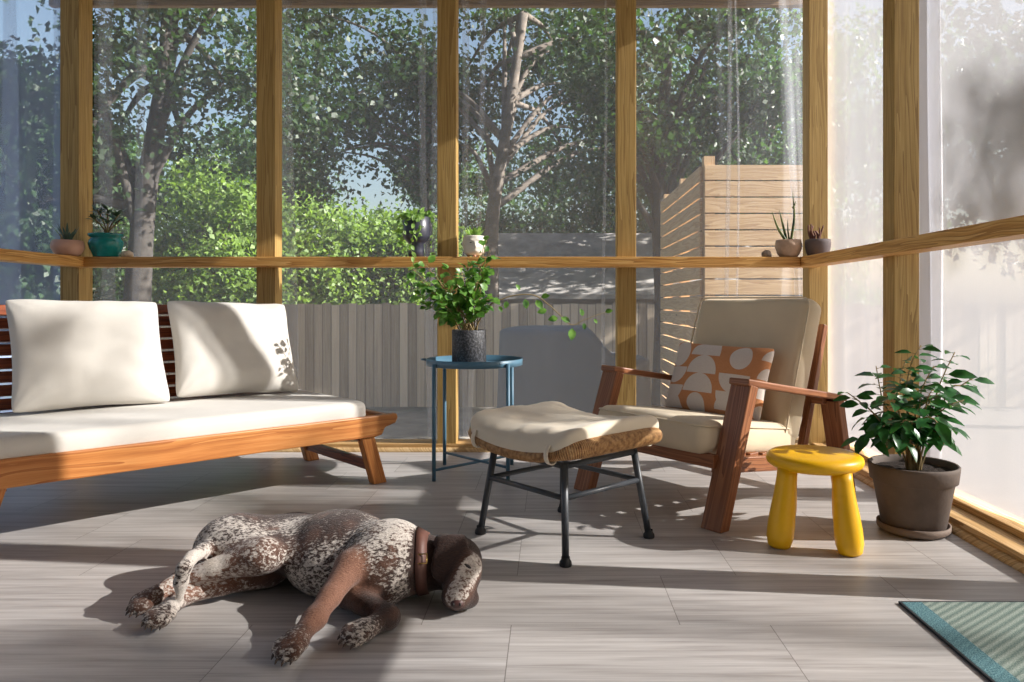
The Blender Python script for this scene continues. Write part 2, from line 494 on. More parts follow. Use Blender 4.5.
def m_coat():
    t = NT('liver_roan_coat'); o = t.coord('Object')
    at_ = t.n('ShaderNodeAttribute', p_attribute_name='coat')
    sp = t.n('ShaderNodeSeparateColor', Color=at_.outputs['Color'])
    br, ru, wh = sp.outputs[0], sp.outputs[1], sp.outputs[2]
    big = t.noise(o, 11, 3, .5, .6)
    st = t.noise(t.mapv(o, (1, 1.6, 1.6)), 88, 5, .65, .5)
    fine = t.noise(t.mapv(o, (1, 2.0, 2.0)), 170, 3, .7)
    f = t.math('ADD', t.math('ADD', t.math('MULTIPLY', st, 1.0), t.math('MULTIPLY', fine, .35)), t.math('MULTIPLY', big, .42))
    f = t.math('ADD', f, t.math('MULTIPLY', t.math('SUBTRACT', br, wh), .6))
    k = t.n('ShaderNodeMapRange', i0=f, i1=.80, i2=.92, i3=0.0, i4=1.0).outputs[0]
    brown = t.ramp(fine, [(.3, lin('#1f120e')), (.7, lin('#3c241b'))])
    rust = t.ramp(fine, [(.3, lin('#5e3b2c')), (.7, lin('#8c6450'))])
    rsel = t.n('ShaderNodeMapRange', Value=big, i1=.5, i2=.7, i3=0.0, i4=.6).outputs[0]
    brown = t.mix(t.math('MAXIMUM', ru, t.math('MULTIPLY', rsel, t.math('LESS_THAN', br, .6))), brown, rust)
    cream = t.ramp(fine, [(.3, lin('#aaa096')), (.7, lin('#dcd4cc'))])
    col = t.mix(k, cream, brown)
    return t.done(t.bsdf(col, .62, t.bump(t.math('ADD', fine, st), .6, .005), .3, Sheen_Weight=.15))
M['coat'] = m_coat()

# ================================================================== THE ROOM
XR, XL, YB = 1.32, -2.40, 3.72           # inner faces of the posts
PW = .097
GZ = -1.05                                # yard level

fl = MB().b2((XL - .16, -1.0, -.12), (XR + .2, YB + .16, 0.0)).build('floor', M['floor'])
tag(fl, 'grey wood look tile floor of the porch', 'floor', kind='structure')

# sloped porch roof, low at the back
rf = MB()
def roofz(y): return 2.62 + (4.35 - y) * .14
y0, y1 = -1.1, 4.35
P = []
for i in range(8):
    l, p, q = (i >> 2) & 1, (i >> 1) & 1, i & 1
    x = (XR + .25) if l else (XL - .5); y = y1 if p else y0
    P.append(V((x, y, roofz(y) + (.12 if q else 0))))
rf.hexa(P, 4.4, 5.4, .12)
ce = rf.build('ceiling', M['ceil'])
tag(ce, 'sloping board ceiling over the porch', 'ceiling', kind='structure')

wf = MB().b2((XL - .2, -1.12, 0), (XR + .2, -1.0, 3.2)).build('wall_front', M['housewall'])
tag(wf, 'grey house wall facing the porch', 'wall', kind='structure')

wb = empty('wall_back', (0, YB, 0), label='back screen wall of pine posts and rail', cat='wall', kind='structure')
wr = empty('wall_right', (XR, 0, 0), label='sunlit side screen wall of pine posts and rail', cat='wall', kind='structure')
wl = empty('wall_left', (XL, 0, 0), label='shaded side screen wall of pine posts and rail', cat='wall', kind='structure')
def wpart(wall, mb, name, m, bevel=.003, label=None):
    o = mb.build(name, m, wall, bevel=bevel, label=label)
    o.matrix_parent_inverse = Matrix.Translation(-wall.location)
    return o
def post(wall, x0, y0, h, w=PW, d=PW, label=None):
    wpart(wall, MB().b2((x0, y0, .0), (x0 + w, y0 + d, h)), 'post', M['post'], label=label)
for x in (-1.497, -.575, .342):
    post(wb, x, YB, roofz(YB))
post(wl, XL - PW, YB, roofz(YB), d=.112)
post(wr, XR, YB, roofz(YB))
post(wr, XR, 2.80, roofz(2.8))
post(wr, XR, 1.815, roofz(1.8), d=.135)
for y in (.92, .0, -.9):
    post(wr, XR, y, roofz(y))
for y in (2.80, 1.86, .92, .0, -.9):
    post(wl, XL - PW, y, roofz(y))
# rails (flat boards the pots stand on)
RZ0, RZ1 = .936, .987
wpart(wb, MB().b2((-2.338, 3.66, RZ0), (1.258, 3.752, RZ1)), 'rail', M['rail'])
wpart(wr, MB().b2((1.259, -1.0, RZ0), (1.351, 3.752, RZ1)), 'rail', M['rail'])
wpart(wl, MB().b2((-2.43, -1.0, RZ0), (-2.339, 3.752, RZ1)), 'rail', M['rail'])
# sill plates
wpart(wb, MB().b2((XL, YB - .005, .0), (XR, YB + .135, .038)), 'sill_plate', M['sill'])
wpart(wr, MB().b2((XR + .015, -1.0, .0), (XR + .155, YB + .135, .042)), 'sill_plate', M['sill'])
wpart(wr, MB().b2((XR + .10, -1.0, .042), (XR + .19, YB + .135, .065)), 'sill_plate', M['sill'])
wpart(wl, MB().b2((XL - .155, -1.0, .0), (XL - .005, YB + .135, .04)), 'sill_plate', M['sill'])
qr = [(0, 0), (.02, 0), (.019, .007), (.014, .014), (.007, .019), (0, .02)]
def quarter(name, o, ax, L, az, label):
    q = MB().prism(qr, o, ax, (0, 0, 1), az, L).build(name, M['quarter'])
    tag(q, label, 'trim', kind='structure')
quarter('baseboard_right', (XR + .015, -1.0, 0), (-1, 0, 0), 4.72, (0, 1, 0), 'pine quarter round along the sunlit side wall')
quarter('baseboard_back', (XL, YB - .005, 0), (0, -1, 0), XR - XL, (1, 0, 0), 'pine quarter round along the back wall')
quarter('baseboard_left', (XL - .005, -1.0, 0), (1, 0, 0), 4.7, (0, 1, 0), 'pine quarter round along the shaded side wall')
# eave board seen through the top of the back openings
tr = MB().b2((XL - .5, 4.22, 2.475), (XR + .25, 4.26, 2.72)).build('trim_1', M['ceil'], bevel=.003)
tag(tr, 'wooden eave board outside the back openings', 'trim', kind='structure')

# ---------------------------------------------------------------- sheer netting panels
def netting(a, b, z0, z1, nrm, m, label, folds, wob=.006, seed=1, strips=()):
    r = random.Random(seed)
    a, b, nrm = V(a), V(b), V(nrm); d = b - a; L = d.length; d.normalize()
    # folds: (s fraction, amplitude, width, lean along s per metre)
    ph = [r.random() * 6 for _ in range(6)]
    mb = MB()
    def fn(u, v):
        z = z0 + (z1 - z0) * v; s_ = u * L
        h = wob * (math.sin(s_ * 9 + ph[0] + z * .6) + .6 * math.sin(s_ * 21 + ph[1] - z * .9) + .5 * math.sin(z * 3.1 + ph[2] + s_ * 3))
        ds = 0
        for (f, amp, wd, lean) in folds:
            x = (s_ - (f * L + lean * (z - 1.0) + .012 * math.sin(z * 2.3 + f * 9))) / wd
            g = math.exp(-x * x)
            h += amp * g
            ds += -x * g * amp * .35          # pulls the cloth over so the fold doubles up
        p = a + d * (s_ + ds) + nrm * h
        return V((p.x, p.y, z))
    mb.sheet(fn, 150, 34, uvs=(L, z1 - z0))
    for (t0, t1, b0_, b1_) in strips:          # places where the cloth lies doubled
        def f2(u, v):
            k = v
            s_ = (b0_ + (t0 - b0_) * k) * (1 - u) + (b1_ + (t1 - b1_) * k) * u
            s_ += .012 * math.sin(v * 5 + b0_ * 40)
            q = fn(max(0, min(1, s_)), v)
            return q + nrm * (.006 + .010 * math.sin(PI * u) + .004 * math.sin(u * 9 + v * 4))
        mb.sheet(f2, 14, 30, uvs=(max(.02, (t1 - t0) * L), z1 - z0))
    o = mb.build('sheer_curtain', m)
    return tag(o, label, 'curtain', 'sheer netting panels in the porch openings')
NB = YB + .15
Yv, Xv = (0, 1, 0), (1, 0, 0)
netting((XL - .02, NB, .04), (-1.44, NB, .04), .04, 2.6, Yv, M['net'], 'sheer netting panel behind the teal pot, in the back corner opening beside the white sofa',
        [(.08, .02, .05, .01), (.2, .025, .06, .04), (.62, .01, .05, -.01)], .004, 2, strips=[(.03, .10, .02, .09), (.235, .30, .15, .21)])
netting((-1.46, NB, .04), (-.50, NB, .04), .04, 2.6, Yv, M['net'], 'sheer netting panel between the sofa and the footed pot with trailing vines',
        [(.06, .02, .05, -.01), (.45, .006, .05, .02), (.88, .02, .06, -.03)], .004, 3, strips=[(.02, .10, .02, .125), (.79, .83, .83, .86), (.86, .92, .87, .92)])
netting((-.55, NB, .04), (.40, NB, .04), .04, 2.6, Yv, M['net'], 'sheer netting panel behind the blue table and its bushy plant',
        [(.08, .02, .05, -.02), (.2, .02, .05, .04), (.5, .006, .05, .0)], .004, 4, strips=[(.075, .115, .095, .125), (.19, .225, .12, .15), (.87, .885, .88, .90)])
netting((.36, NB, .04), (1.40, NB, .04), .04, 2.6, Yv, M['net'], 'sheer netting panel behind the cream armchair',
        [(.06, .012, .05, .03), (.56, .010, .05, .0), (.9, .012, .06, .05)], .004, 5, strips=[(.05, .095, .04, .07), (.55, .575, .56, .58), (.60, .61, .60, .61), (.82, .95, .93, .95)])
NR = XR + .125
netting((NR, YB + .13, .07), (NR, 2.80, .07), .07, 2.72, Xv, M['net_thick'], 'bright white netting panel between the corner post and the next side post',
        [(.2, .02, .07, .0), (.45, .015, .07, .02), (.7, .02, .08, -.02)], .008, 6)
netting((NR + .012, 2.90, .07), (NR + .012, 1.85, .07), .07, 2.9, Xv, M['net_thick'], 'bright white netting panel behind the potted shrub',
        [(.14, .012, .05, .01), (.6, .012, .10, .05)], .006, 7, strips=[(.0, .165, .0, .155)])
for i, (ya, yb) in enumerate(((1.90, .95), (.97, .03), (.06, -.87))):
    netting((NR, ya, .07), (NR, yb, .07), .07, roofz(ya) - .03, Xv, M['net_thick'], 'white netting panel in the side wall beyond the picture, number %d from the potted shrub' % (i + 2),
            [(.2, .015, .07, .0), (.7, .02, .08, -.02)], .008, 8 + i)
NL = XL - .13
netting((NL, YB + .13, .05), (NL, 2.82, .05), .05, 2.7, (-1, 0, 0), M['net_left'], 'shaded netting panel with painted-in blue skylight in the side wall behind the pink bowl',
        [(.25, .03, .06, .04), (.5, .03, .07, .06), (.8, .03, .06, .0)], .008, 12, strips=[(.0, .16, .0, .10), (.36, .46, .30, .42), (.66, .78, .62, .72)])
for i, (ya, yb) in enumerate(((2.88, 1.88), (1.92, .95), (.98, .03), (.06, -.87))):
    netting((NL - .014, ya, .05), (NL - .014, yb, .05), .05, roofz(ya) - .03, (-1, 0, 0), M['net_left'], 'netting panel with painted-in blue skylight in the shaded side wall, number %d from the back corner' % (i + 2),
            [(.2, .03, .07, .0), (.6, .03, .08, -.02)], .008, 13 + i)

# ================================================================== FURNITURE HELPERS
def cushion_box(L, W, T, r=.03, puff=.012, wr=.002, seed=0, nu=44, nv=28):
    """rounded upholstered block, centred in x and y, z from 0 to T"""
    mb = MB()
    off = V((seed * 3.1, seed * 1.7, 0))
    # wrap a dense cube grid and round it
    def shape(p):
        x, y, z = p
        ex, ey, ez = L / 2 - r, W / 2 - r, T / 2 - r
        c = V((max(-ex, min(ex, x)), max(-ey, min(ey, y)), max(-ez, min(ez, z))))
        d = V((x, y, z)) - c
        if d.length > 1e-9: d = d.normalized() * r
        q = c + d
        fx, fy, fz = max(0, 1 - (q.x / (L / 2)) ** 2), max(0, 1 - (q.y / (W / 2)) ** 2), max(0, 1 - (q.z / (T / 2)) ** 2)
        q.z += (1 if z > 0 else -.2) * puff * (fx * fy) ** .5
        q.x += (1 if x > 0 else -1) * puff * .5 * fz * (abs(q.x) / (L / 2)) ** 6
        q.y += (1 if y > 0 else -1) * puff * .5 * fz * (abs(q.y) / (W / 2)) ** 6
        n = mnoise.noise(q * 9 + off) * wr + mnoise.noise(q * 24 + off) * wr * .4
        q += (q.normalized()) * n
        return V((q.x, q.y, q.z + T / 2))
    def ease(t):   # denser towards the edges
        return .5 - .5 * math.cos(PI * t)
    nz = 10
    mb.sheet(lambda u, v: shape(((ease(u) - .5) * L, (ease(v) - .5) * W, T / 2)), nu, nv, uvs=(L, W))
    mb.sheet(lambda u, v: shape(((ease(u) - .5) * L, (ease(v) - .5) * W, -T / 2)), nu, nv, uvs=(L, W), flip=True)
    for sgn in (-1, 1):
        mb.sheet(lambda u, v: shape(((ease(u) - .5) * L, sgn * W / 2, (ease(v) - .5) * T)), nu, nz, uvs=(L, T), flip=sgn > 0)
        mb.sheet(lambda u, v: shape((sgn * L / 2, (ease(u) - .5) * W, (ease(v) - .5) * T)), nv, nz, uvs=(W, T), flip=sgn < 0)
    return mb

def weld(o, d=.0004):
    w = o.modifiers.new('weld', 'WELD'); w.merge_threshold = d
    return o

def piping(L, W, z, r=.03, rad=.0035):
    pts = []
    for cx, cy, a0 in ((L / 2 - r, W / 2 - r, 0), (-L / 2 + r, W / 2 - r, 90), (-L / 2 + r, -W / 2 + r, 180), (L / 2 - r, -W / 2 + r, 270)):
        for k in range(5):
            a = math.radians(a0 + k * 22.5)
            pts.append((cx + math.cos(a) * r, cy + math.sin(a) * r, z))
    return MB().tube(pts, rad, 6, closed=True)

def knife_pillow(L, H, T, pinch=.05, wr=.004, seed=0, n=40):
    """two sewn sheets, puffed in the middle; local x across, z up, y thickness, centred; UV 0..1"""
    mb = MB(); off = V((seed * 5.3, seed * 2.9, 1))
    def fn(sgn):
        def f(u, v):
            a, b = 2 * u - 1, 2 * v - 1
            ea, eb = math.sin(a * PI / 2), math.sin(b * PI / 2)
            x = L / 2 * ea * (1 - pinch * (1 - eb * eb) * abs(ea) ** 3 - .035 * abs(ea * eb) ** 10)
            z = H / 2 * eb * (1 - pinch * (1 - ea * ea) * abs(eb) ** 3 - .035 * abs(ea * eb) ** 10)
            pf = max(0, (1 - ea ** 4) * (1 - eb ** 4)) ** .55
            w = mnoise.noise(V((x * 7, z * 7, sgn)) + off) * wr * 1.5 + mnoise.noise(V((x * 19, z * 19, sgn)) + off) * wr * .6
            # pull wrinkles fanning from the corners
            cr = math.sin(math.atan2(1.02 - abs(eb), 1.02 - abs(ea)) * 14 + seed) * wr * .8 * (abs(ea) * abs(eb)) ** 2
            y = sgn * (T / 2 * pf + (w + cr) * min(1, pf * 2.5))
            return V((x, y, z))
        return f
    mb.sheet(fn(-1), n, n, uvs=(1, 1))
    mb.sheet(fn(1), n, n, uvs=(1, 1), flip=True)
    e = lambda q: .5 + .5 * math.sin((2 * q - 1) * PI / 2)
    mb.uv = [tuple((e(p[0]), e(p[1])) for p in f) for f in mb.uv]
    return mb

# ================================================================== SOFA
so = empty('sofa', (-.72, 3.02, 0), math.atan2(.687, .727),
           'long low wooden sofa with a white seat pad and slatted back', 'sofa')
SL = -1.29                                # left leg line
prof = [(SL - .10, .288), (SL - .105, .27), (SL - .095, .248), (SL - .045, .235), (SL - .03, .205), (SL, .2),
        (0, .2), (.03, .205), (.045, .235), (.095, .248), (.105, .27), (.10, .288)]
fr = MB()
fr.prism(prof, (0, .03, 0), (1, 0, 0), (0, 0, 1), (0, -1, 0), .03)
fr.prism(prof, (0, .69, 0), (1, 0, 0), (0, 0, 1), (0, -1, 0), .03)
fr.b2((.065, .03, .252), (.093, .66, .282)); fr.b2((SL - .093, .03, .252), (SL - .065, .66, .282))
fr.build('frame', M['acacia'], so, bevel=.005)
sl = MB()
k = SL - .05
while k < .06:
    sl.b2((k, .032, .243), (k + .06, .658, .262)); k += .072
sl.build('seat_slats', M['acacia_dark'], so, bevel=.002)
for x in (-.06, SL + .03): MB().b2((x, .03, .185), (x + .03, .66, .235)).build('cross_rail', M['acacia_dark'], so, bevel=.003)
for xt, xf in ((-.04, .03), (SL + .04, SL - .03)):
    for y in (.035, .655):
        MB().beam((xt, y, .24), (xf, y, 0), .045, .058, (0, 1, 0), flat1=0.0).build('leg', M['acacia'], so, bevel=.004)
    MB().beam((xt * .35 + xf * .65, .05, .075), (xt * .35 + xf * .65, .64, .075), .025, .042, (1, 0, 0)).build('stretcher', M['acacia_dark'], so, bevel=.003)
# backrest
bx0, bx1 = SL + .07, -.10
def bk(z): return .665 + (z - .3) * .30
for x in (bx0, (bx0 + bx1) / 2 - .02, bx1 - .04):
    MB().beam((x + .02, bk(.25) + .025, .25), (x + .02, bk(.745) + .025, .745), .04, .028, (1, 0, 0)).build('backrest_upright', M['acacia_dark'], so, bevel=.003)
bs = MB()
for i in range(9):
    z = .325 + i * .05
    bs.beam((bx0 - .01, bk(z), z), (bx1 + .01, bk(z), z), .042, .018, (0, .30, 1))
bs.build('backrest_slats', M['acacia_dark'], so, bevel=.003)
mt = cushion_box(-SL - .03 + .03, .64, .086, .03, .002, .003, 1, 60, 30).build('seat_pad', M['white'], so)
mt.location = ((SL - .06 - .035) / 2 + .02, .335, .263); weld(mt)

sofaM = Matrix.Translation((-.72, 3.02, 0)) @ Matrix.Rotation(math.atan2(.687, .727), 4, 'Z')
def throw(name, mb, m, base, local, rotx, rotz, rotx_post=0, label='', cat='pillow', group=None):
    o = mb.build(name, m)
    o.matrix_world = base @ Matrix.Translation(local) @ Matrix.Rotation(rotz, 4, 'Z') @ Matrix.Rotation(rotx, 4, 'X') @ Matrix.Rotation(rotx_post, 4, 'Y')
    weld(o)
    return tag(o, label, cat, group)
p1 = throw('throw_pillow', knife_pillow(.53, .46, .17, .06, .006, 1), M['white'], sofaM, (-.90, .597, .561), math.radians(-27), math.radians(1), math.radians(1),
           label='plump white square pillow on the sofa, the one with its face wholly turned out toward the dog', cat='pillow', group='white pillows on the sofa')
p2 = throw('throw_pillow', knife_pillow(.52, .45, .16, .06, .006, 5), M['white'], sofaM, (-.352, .602, .559), math.radians(-27), math.radians(-1), math.radians(2),
           label='plump white square pillow at the sofa end nearest the blue side table', cat='pillow', group='white pillows on the sofa')
p1['label'] = 'plump white square pillow farther from the blue table, below the teal pot'

# ================================================================== ARMCHAIR
ch_loc, ch_rz = V((.335, 2.68, 0)), math.atan2(-.785, .62)
ac = empty('armchair', ch_loc, ch_rz, 'brown wooden lounge armchair with cream cushions in the back corner', 'armchair')
def legp(t): return .13 * t                       # front leg leans back
for sx in (-1, 1):
    x = sx * .33
    MB().beam((x, .010, 0), (x, .172, .470), .085, .045, (1, 0, 0), flat0=0.0).build('leg', M['walnut'], ac, bevel=.004)
    MB().beam((x, .815, 0), (x, .725, .375), .08, .042, (1, 0, 0), flat0=0.0).build('leg', M['walnut'], ac, bevel=.004)
    MB().beam((x, .138, .484), (x, .765, .380), .085, .024, (1, 0, 0)).build('armrest', M['walnut'], ac, bevel=.005)
    MB().beam((sx * .29, .06, .200), (sx * .29, .82, .118), .03, .055, (1, 0, 0)).build('side_rail', M['walnut'], ac, bevel=.004)
    MB().beam((sx * .25, .628, .13), (sx * .25, .795, .665), .03, .03, (1, 0, 0)).build('back_upright', M['walnut'], ac, bevel=.004)
    MB().box((sx * .292, .705, .372), (.05, .05, .03)).build('arm_block', M['walnut'], ac, bevel=.004)
MB().beam((-.30, .055, .214), (.30, .055, .214), .045, .03, (0, 0, 1)).build('front_rail', M['walnut'], ac, bevel=.004)
MB().beam((-.30, .80, .125), (.30, .80, .125), .05, .03, (0, 0, 1)).build('rear_rail', M['walnut'], ac, bevel=.004)
ss = MB()
for i in range(6):
    t = .12 + i * .075
    ss.b2((-.28, t, .198 - (t - .06) * .108 + .022), (.28, t + .05, .198 - (t - .06) * .108 + .036))
ss.build('seat_slats', M['walnut'], ac, bevel=.002)
bsl = MB()
for i in range(6):
    t = .22 + i * .14
    c = V((0, .626 + .17 * t, .13 + .535 * t))
    bsl.beam(c - V((.262, 0, 0)), c + V((.262, 0, 0)), .05, .012, (0, .19, .56))
bsl.build('back_slats', M['walnut'], ac, bevel=.002)
sc = cushion_box(.545, .56, .115, .035, .010, .002, 3, 40, 40).build('seat_cushion', M['cream'], ac)
sc.location = (0, .29, .222 - .02); sc.rotation_euler = (math.radians(-7.0), 0, 0); weld(sc)
piping(.55, .565, .1, .038, .0035).build('piping', M['cream'], sc)
bc = cushion_box(.55, .56, .112, .035, .016, .002, 4, 40, 40).build('back_cushion', M['cream'], ac)
a = math.atan2(.50, .165)
bc.rotation_euler = (a, 0, 0)
# the cushion's face (its top, +z local) turns to the front; its length runs up the back
bc.location = (0, .677, .475); weld(bc)
piping(.555, .565, .108, .038, .0035).build('piping', M['cream'], bc)

chM = Matrix.Translation(ch_loc) @ Matrix.Rotation(ch_rz, 4, 'Z')
throw('throw_pillow', knife_pillow(.47, .30, .11, .05, .003, 9), M['print'], chM, (-.012, .448, .442), math.radians(-20), math.radians(3), math.radians(1),
      label='orange lumbar pillow printed with off-white half circles on the armchair', cat='pillow')

# ================================================================== OTTOMAN
ot = empty('ottoman', (.045, 2.364, 0), math.atan2(-.733, .68),
           'woven rattan ottoman with cream cushion on charcoal metal legs', 'ottoman')
hx, hy = .2, .186
for sx in (-1, 1):
    for sy in (-1, 1):
        tp, ft = V((sx * .163, sy * .155, .282)), V((sx * hx, sy * hy, .004))
        lg = MB().tube([tp, ft], [.0115, .0105], 14).build('leg', M['black_metal'], ot)
        MB().lathe([(0, 0), (.017, 0), (.0185, .004), (.0175, .012), (.0125, .02), (.0125, .026)], (ft.x, ft.y, 0), 18).build('rubber_foot', M['rubber'], lg)
def legat(sx, sy, z):
    t = (.282 - z) / .278
    return V((sx * (.163 + (hx - .163) * t), sy * (.155 + (hy - .155) * t), z))
ring = MB()
c4 = [legat(-1, -1, .275), legat(1, -1, .275), legat(1, 1, .275), legat(-1, 1, .275)]
for i in range(4): ring.tube([c4[i], c4[(i + 1) % 4]], .0095, 12)
ring.build('top_frame', M['black_metal'], ot)
for (a_, b_) in (((-1, -1), (1, -1)), ((1, -1), (1, 1)), ((1, 1), (-1, 1)), ((-1, 1), (-1, -1))):
    MB().tube([legat(*a_, .185), legat(*b_, .185)], .0085, 12).build('stretcher', M['black_metal'], ot)
OX, OY = .235, .215
def saddle(x, y):
    return .297 + .036 * (abs(x) / OX) ** 2.2
def sq(u, v, ex=7):
    """rounded square map of the unit square"""
    a, b = 2 * u - 1, 2 * v - 1
    k = (abs(a) ** ex + abs(b) ** ex) ** (1 / ex)
    m_ = max(abs(a), abs(b))
    s_ = m_ / k if k > 1e-6 else 1
    return a * s_, b * s_
wk = MB()
def wtop(u, v):
    a_, b_ = sq(u, v); x, y = a_ * OX, b_ * OY
    return V((x, y, saddle(x, y) + .006))
def wbot(u, v):
    a_, b_ = sq(u, v); x, y = a_ * OX, b_ * OY
    return V((x, y, saddle(x, y) - .008))
wk.sheet(wtop, 30, 30, uvs=(.47, .43)); wk.sheet(wbot, 30, 30, uvs=(.47, .43), flip=True)
rim, rr = [], []
for i in range(96):
    t = 2 * PI * i / 96; c_, s_ = math.cos(t), math.sin(t)
    k = 1 / (abs(c_) ** 7 + abs(s_) ** 7) ** (1 / 7)
    x, y = c_ * k * OX, s_ * k * OY
    w = max(0, min(1, (abs(x) / OX - .8) / .2))
    rim.append(V((x * 1.01, y * 1.01, saddle(x, y) + .004 * w))); rr.append(.017 + .012 * w)
wk.tube(rim, rr, 14, closed=True)
wk.build('woven_seat', M['weave'], ot)
cu = MB(); CXX, CYY = .242, .228
def cus(top):
    def f(u, v):
        a_, b_ = sq(.5 - .5 * math.cos(PI * u), .5 - .5 * math.cos(PI * v), 8); x, y = a_ * CXX, b_ * CYY
        e = max(0, 1 - (abs(a_) ** 8 + abs(b_) ** 8) ** .75) ** .42
        base = saddle(x, y) + .003 + .016 * max(0, min(1, (abs(x) / CXX - .78) / .2))
        n = mnoise.noise(V((x * 9, y * 9, 3))) * .009 + mnoise.noise(V((x * 26, y * 11, 7))) * .005 + mnoise.noise(V((x * 12, y * 40, 1))) * .003
        if top: return V((x, y, base + .012 + .066 * e + n * e))
        return V((x, y, base + .012 - .03 * min(1, e * 1.4)))
    return f
cu.sheet(cus(True), 50, 50, uvs=(.5, .5)); cu.sheet(cus(False), 50, 50, uvs=(.5, .5), flip=True)
co = cu.build('cushion', M['natural'], ot); weld(co)
for sx, sy in ((-1, -1), (1, -1), (1, 1), (-1, 1)):
    x, y = sx * .172, sy * (OY + .002)
    z = saddle(x, y)
    pts = [V((x, y + sy * .0225 * math.cos(t) , z + .004 + .030 * math.sin(t))) for t in [math.radians(q) for q in range(0, 360, 20)]]
    tb = MB()
    b0 = len(tb.v)
    for p in pts:
        tb.v += [tuple(p + V((-.008, 0, 0))), tuple(p + V((.008, 0, 0)))]
    n = len(pts)
    for i in range(n):
        j = (i + 1) % n
        tb.face((b0 + 2 * i, b0 + 2 * i + 1, b0 + 2 * j + 1, b0 + 2 * j), [(0, 0)] * 4, True)
    ob = tb.build('strap', M['natural'], ot)
    sd = ob.modifiers.new('thick', 'SOLIDIFY'); sd.thickness = .003

# ================================================================== BLUE SIDE TABLE
TX, TY = -.335, 3.25
st = empty('side_table', (TX, TY, 0), 0, 'round blue metal tray table holding the bushy plant in its black pot', 'side table')
tz = .478
MB().lathe([(0, tz), (.208, tz), (.213, tz + .002), (.2145, tz + .03), (.2115, tz + .031), (.2095, tz + .006), (.2, tz + .004), (0, tz + .004)], n=56).build('tray', M['blue'], st)
LT = .157
for sx in (-1, 1):
    for sy in (-1, 1):
        MB().tube([(sx * LT, sy * LT, 0), (sx * LT, sy * LT, tz + .018)], .0085, 12).build('leg', M['blue'], st)
MB().tube([(-LT, -LT, .045), (LT, LT, .045)], .006, 10).build('stretcher', M['blue'], st)
MB().tube([(-LT, LT, .057), (LT, -LT, .057)], .006, 10).build('stretcher', M['blue'], st)
lp = MB().tube([V((-.215, -.02, tz + .024)), V((-.235, -.01, tz + .026)), V((-.235, .01, tz + .026)), V((-.215, .02, tz + .024))], .004, 8)
lp.build('handle', M['blue'], st)

# ------------------------------------------------------------------ potted ivy on the table
def smooth_path(pts, n=8):
    pts = [V(p) for p in pts]; out = []
    P_ = [pts[0] * 2 - pts[1]] + pts + [pts[-1] * 2 - pts[-2]]
    for i in range(1, len(P_) - 2):
        for k in range(n):
            t = k / n; a_, b_, c_, d_ = P_[i - 1], P_[i], P_[i + 1], P_[i + 2]
            out.append(.5 * ((2 * b_) + (c_ - a_) * t + (2 * a_ - 5 * b_ + 4 * c_ - d_) * t * t + (3 * b_ - a_ - 3 * c_ + d_) * t ** 3))
    out.append(pts[-1]); return out
def rv(s=1.0):
    return V((random.uniform(-s, s), random.uniform(-s, s), random.uniform(-s, s)))

iz = tz + .005
iv = empty('potted_vine', (TX - .025, TY, iz), 0, 'bushy green trailing plant in a black speckled cylinder pot on the blue table', 'plant')
MB().lathe([(0, .006), (.072, .006), (.076, .012), (.0765, .15), (.0745, .153), (.071, .15), (.070, .13), (0, .13)], n=40).build('pot', M['speckle'], iv)
MB().lathe([(0, 0), (.062, 0), (.064, .008), (0, .008)], n=32).build('cork_base', M['sill'], iv)
MB().lathe([(0, .137), (.04, .136), (.0705, .131)], n=24).build('soil', M['soil'], iv)
stm, lvs = MB(), MB()
def ivy_stem(pts, r0=.0035, leaves=10, ls=.045, start=.3, m=lvs):
    P_ = smooth_path(pts, 8); n = len(P_)
    stm.tube(P_, [r0 * (1 - .6 * i / n) for i in range(n)], 6)
    for k in range(leaves):
        t = start + (1 - start) * (k + random.random() * .6) / leaves
        i = min(n - 2, int(t * n)); p = P_[i]; tan = (P_[i + 1] - P_[i]).normalized()
        d = (tan * .4 + rv(1.0) + V((0, -.15, -.12))).normalized()
        up = V((.25, -.6, .7)) + rv(.5)
        L = ls * random.uniform(.65, 1.15)
        pet = p + d * .015
        stm.tube([p, pet], [.0012, .001], 4)
        m.leaf(pet, d, up, L, L * .85, .2, .2)
# stems: end points in table space from the photograph's outline
def ivp(px, py, dy=0.0):
    y = TY + dy
    return V(((px - CX) * y / F - (TX - .025), dy, CH - (py - CY) * y / F - iz))
tips = [(412, 268, -.05), (416, 292, .02), (424, 262, .0), (436, 276, -.08), (448, 268, .03), (458, 285, -.09), (468, 258, .02),
        (482, 262, -.02), (490, 255, .0), (478, 280, -.08), (492, 296, -.05), (440, 300, -.1), (425, 305, .04), (455, 300, -.06),
        (470, 296, .05), (432, 284, .07), (462, 272, .08), (446, 290, .06), (484, 270, .05), (420, 280, -.03), (438, 312, -.05), (476, 305, -.07)]
for (px, py, dy) in tips:
    e = ivp(px, py, dy)
    b = V((random.uniform(-.035, .035), random.uniform(-.03, .03), .13))
    mid = b.lerp(e, .5) + V((random.uniform(-.02, .02), dy * .3, .035))
    ivy_stem([b, b.lerp(mid, .5) + V((0, 0, .015)), mid, e], .003, random.randint(17, 23), .040, .40)
for e_ in ((484, 243, .02), (490, 250, -.04), (487, 238, 0)):
    e = ivp(*e_); b = V((.02, 0, .13)); mid = ivp(478, 280, -.01)
    ivy_stem([b, b.lerp(mid, .5), mid, e], .003, 9, .04, .5)
tr_ = [V((.015, 0, .13)), ivp(487, 308, -.03), ivp(505, 298, -.03), ivp(522, 294.5, -.03), ivp(536, 296, -.03), ivp(549, 305, -.03), ivp(562, 317, -.03), ivp(572, 325, -.02), ivp(584, 320, -.02), ivp(600, 314, -.01), ivp(608, 312, 0)]
P_ = smooth_path(tr_, 8); stm.tube(P_, [.0035 - .0022 * i / len(P_) for i in range(len(P_))], 6)
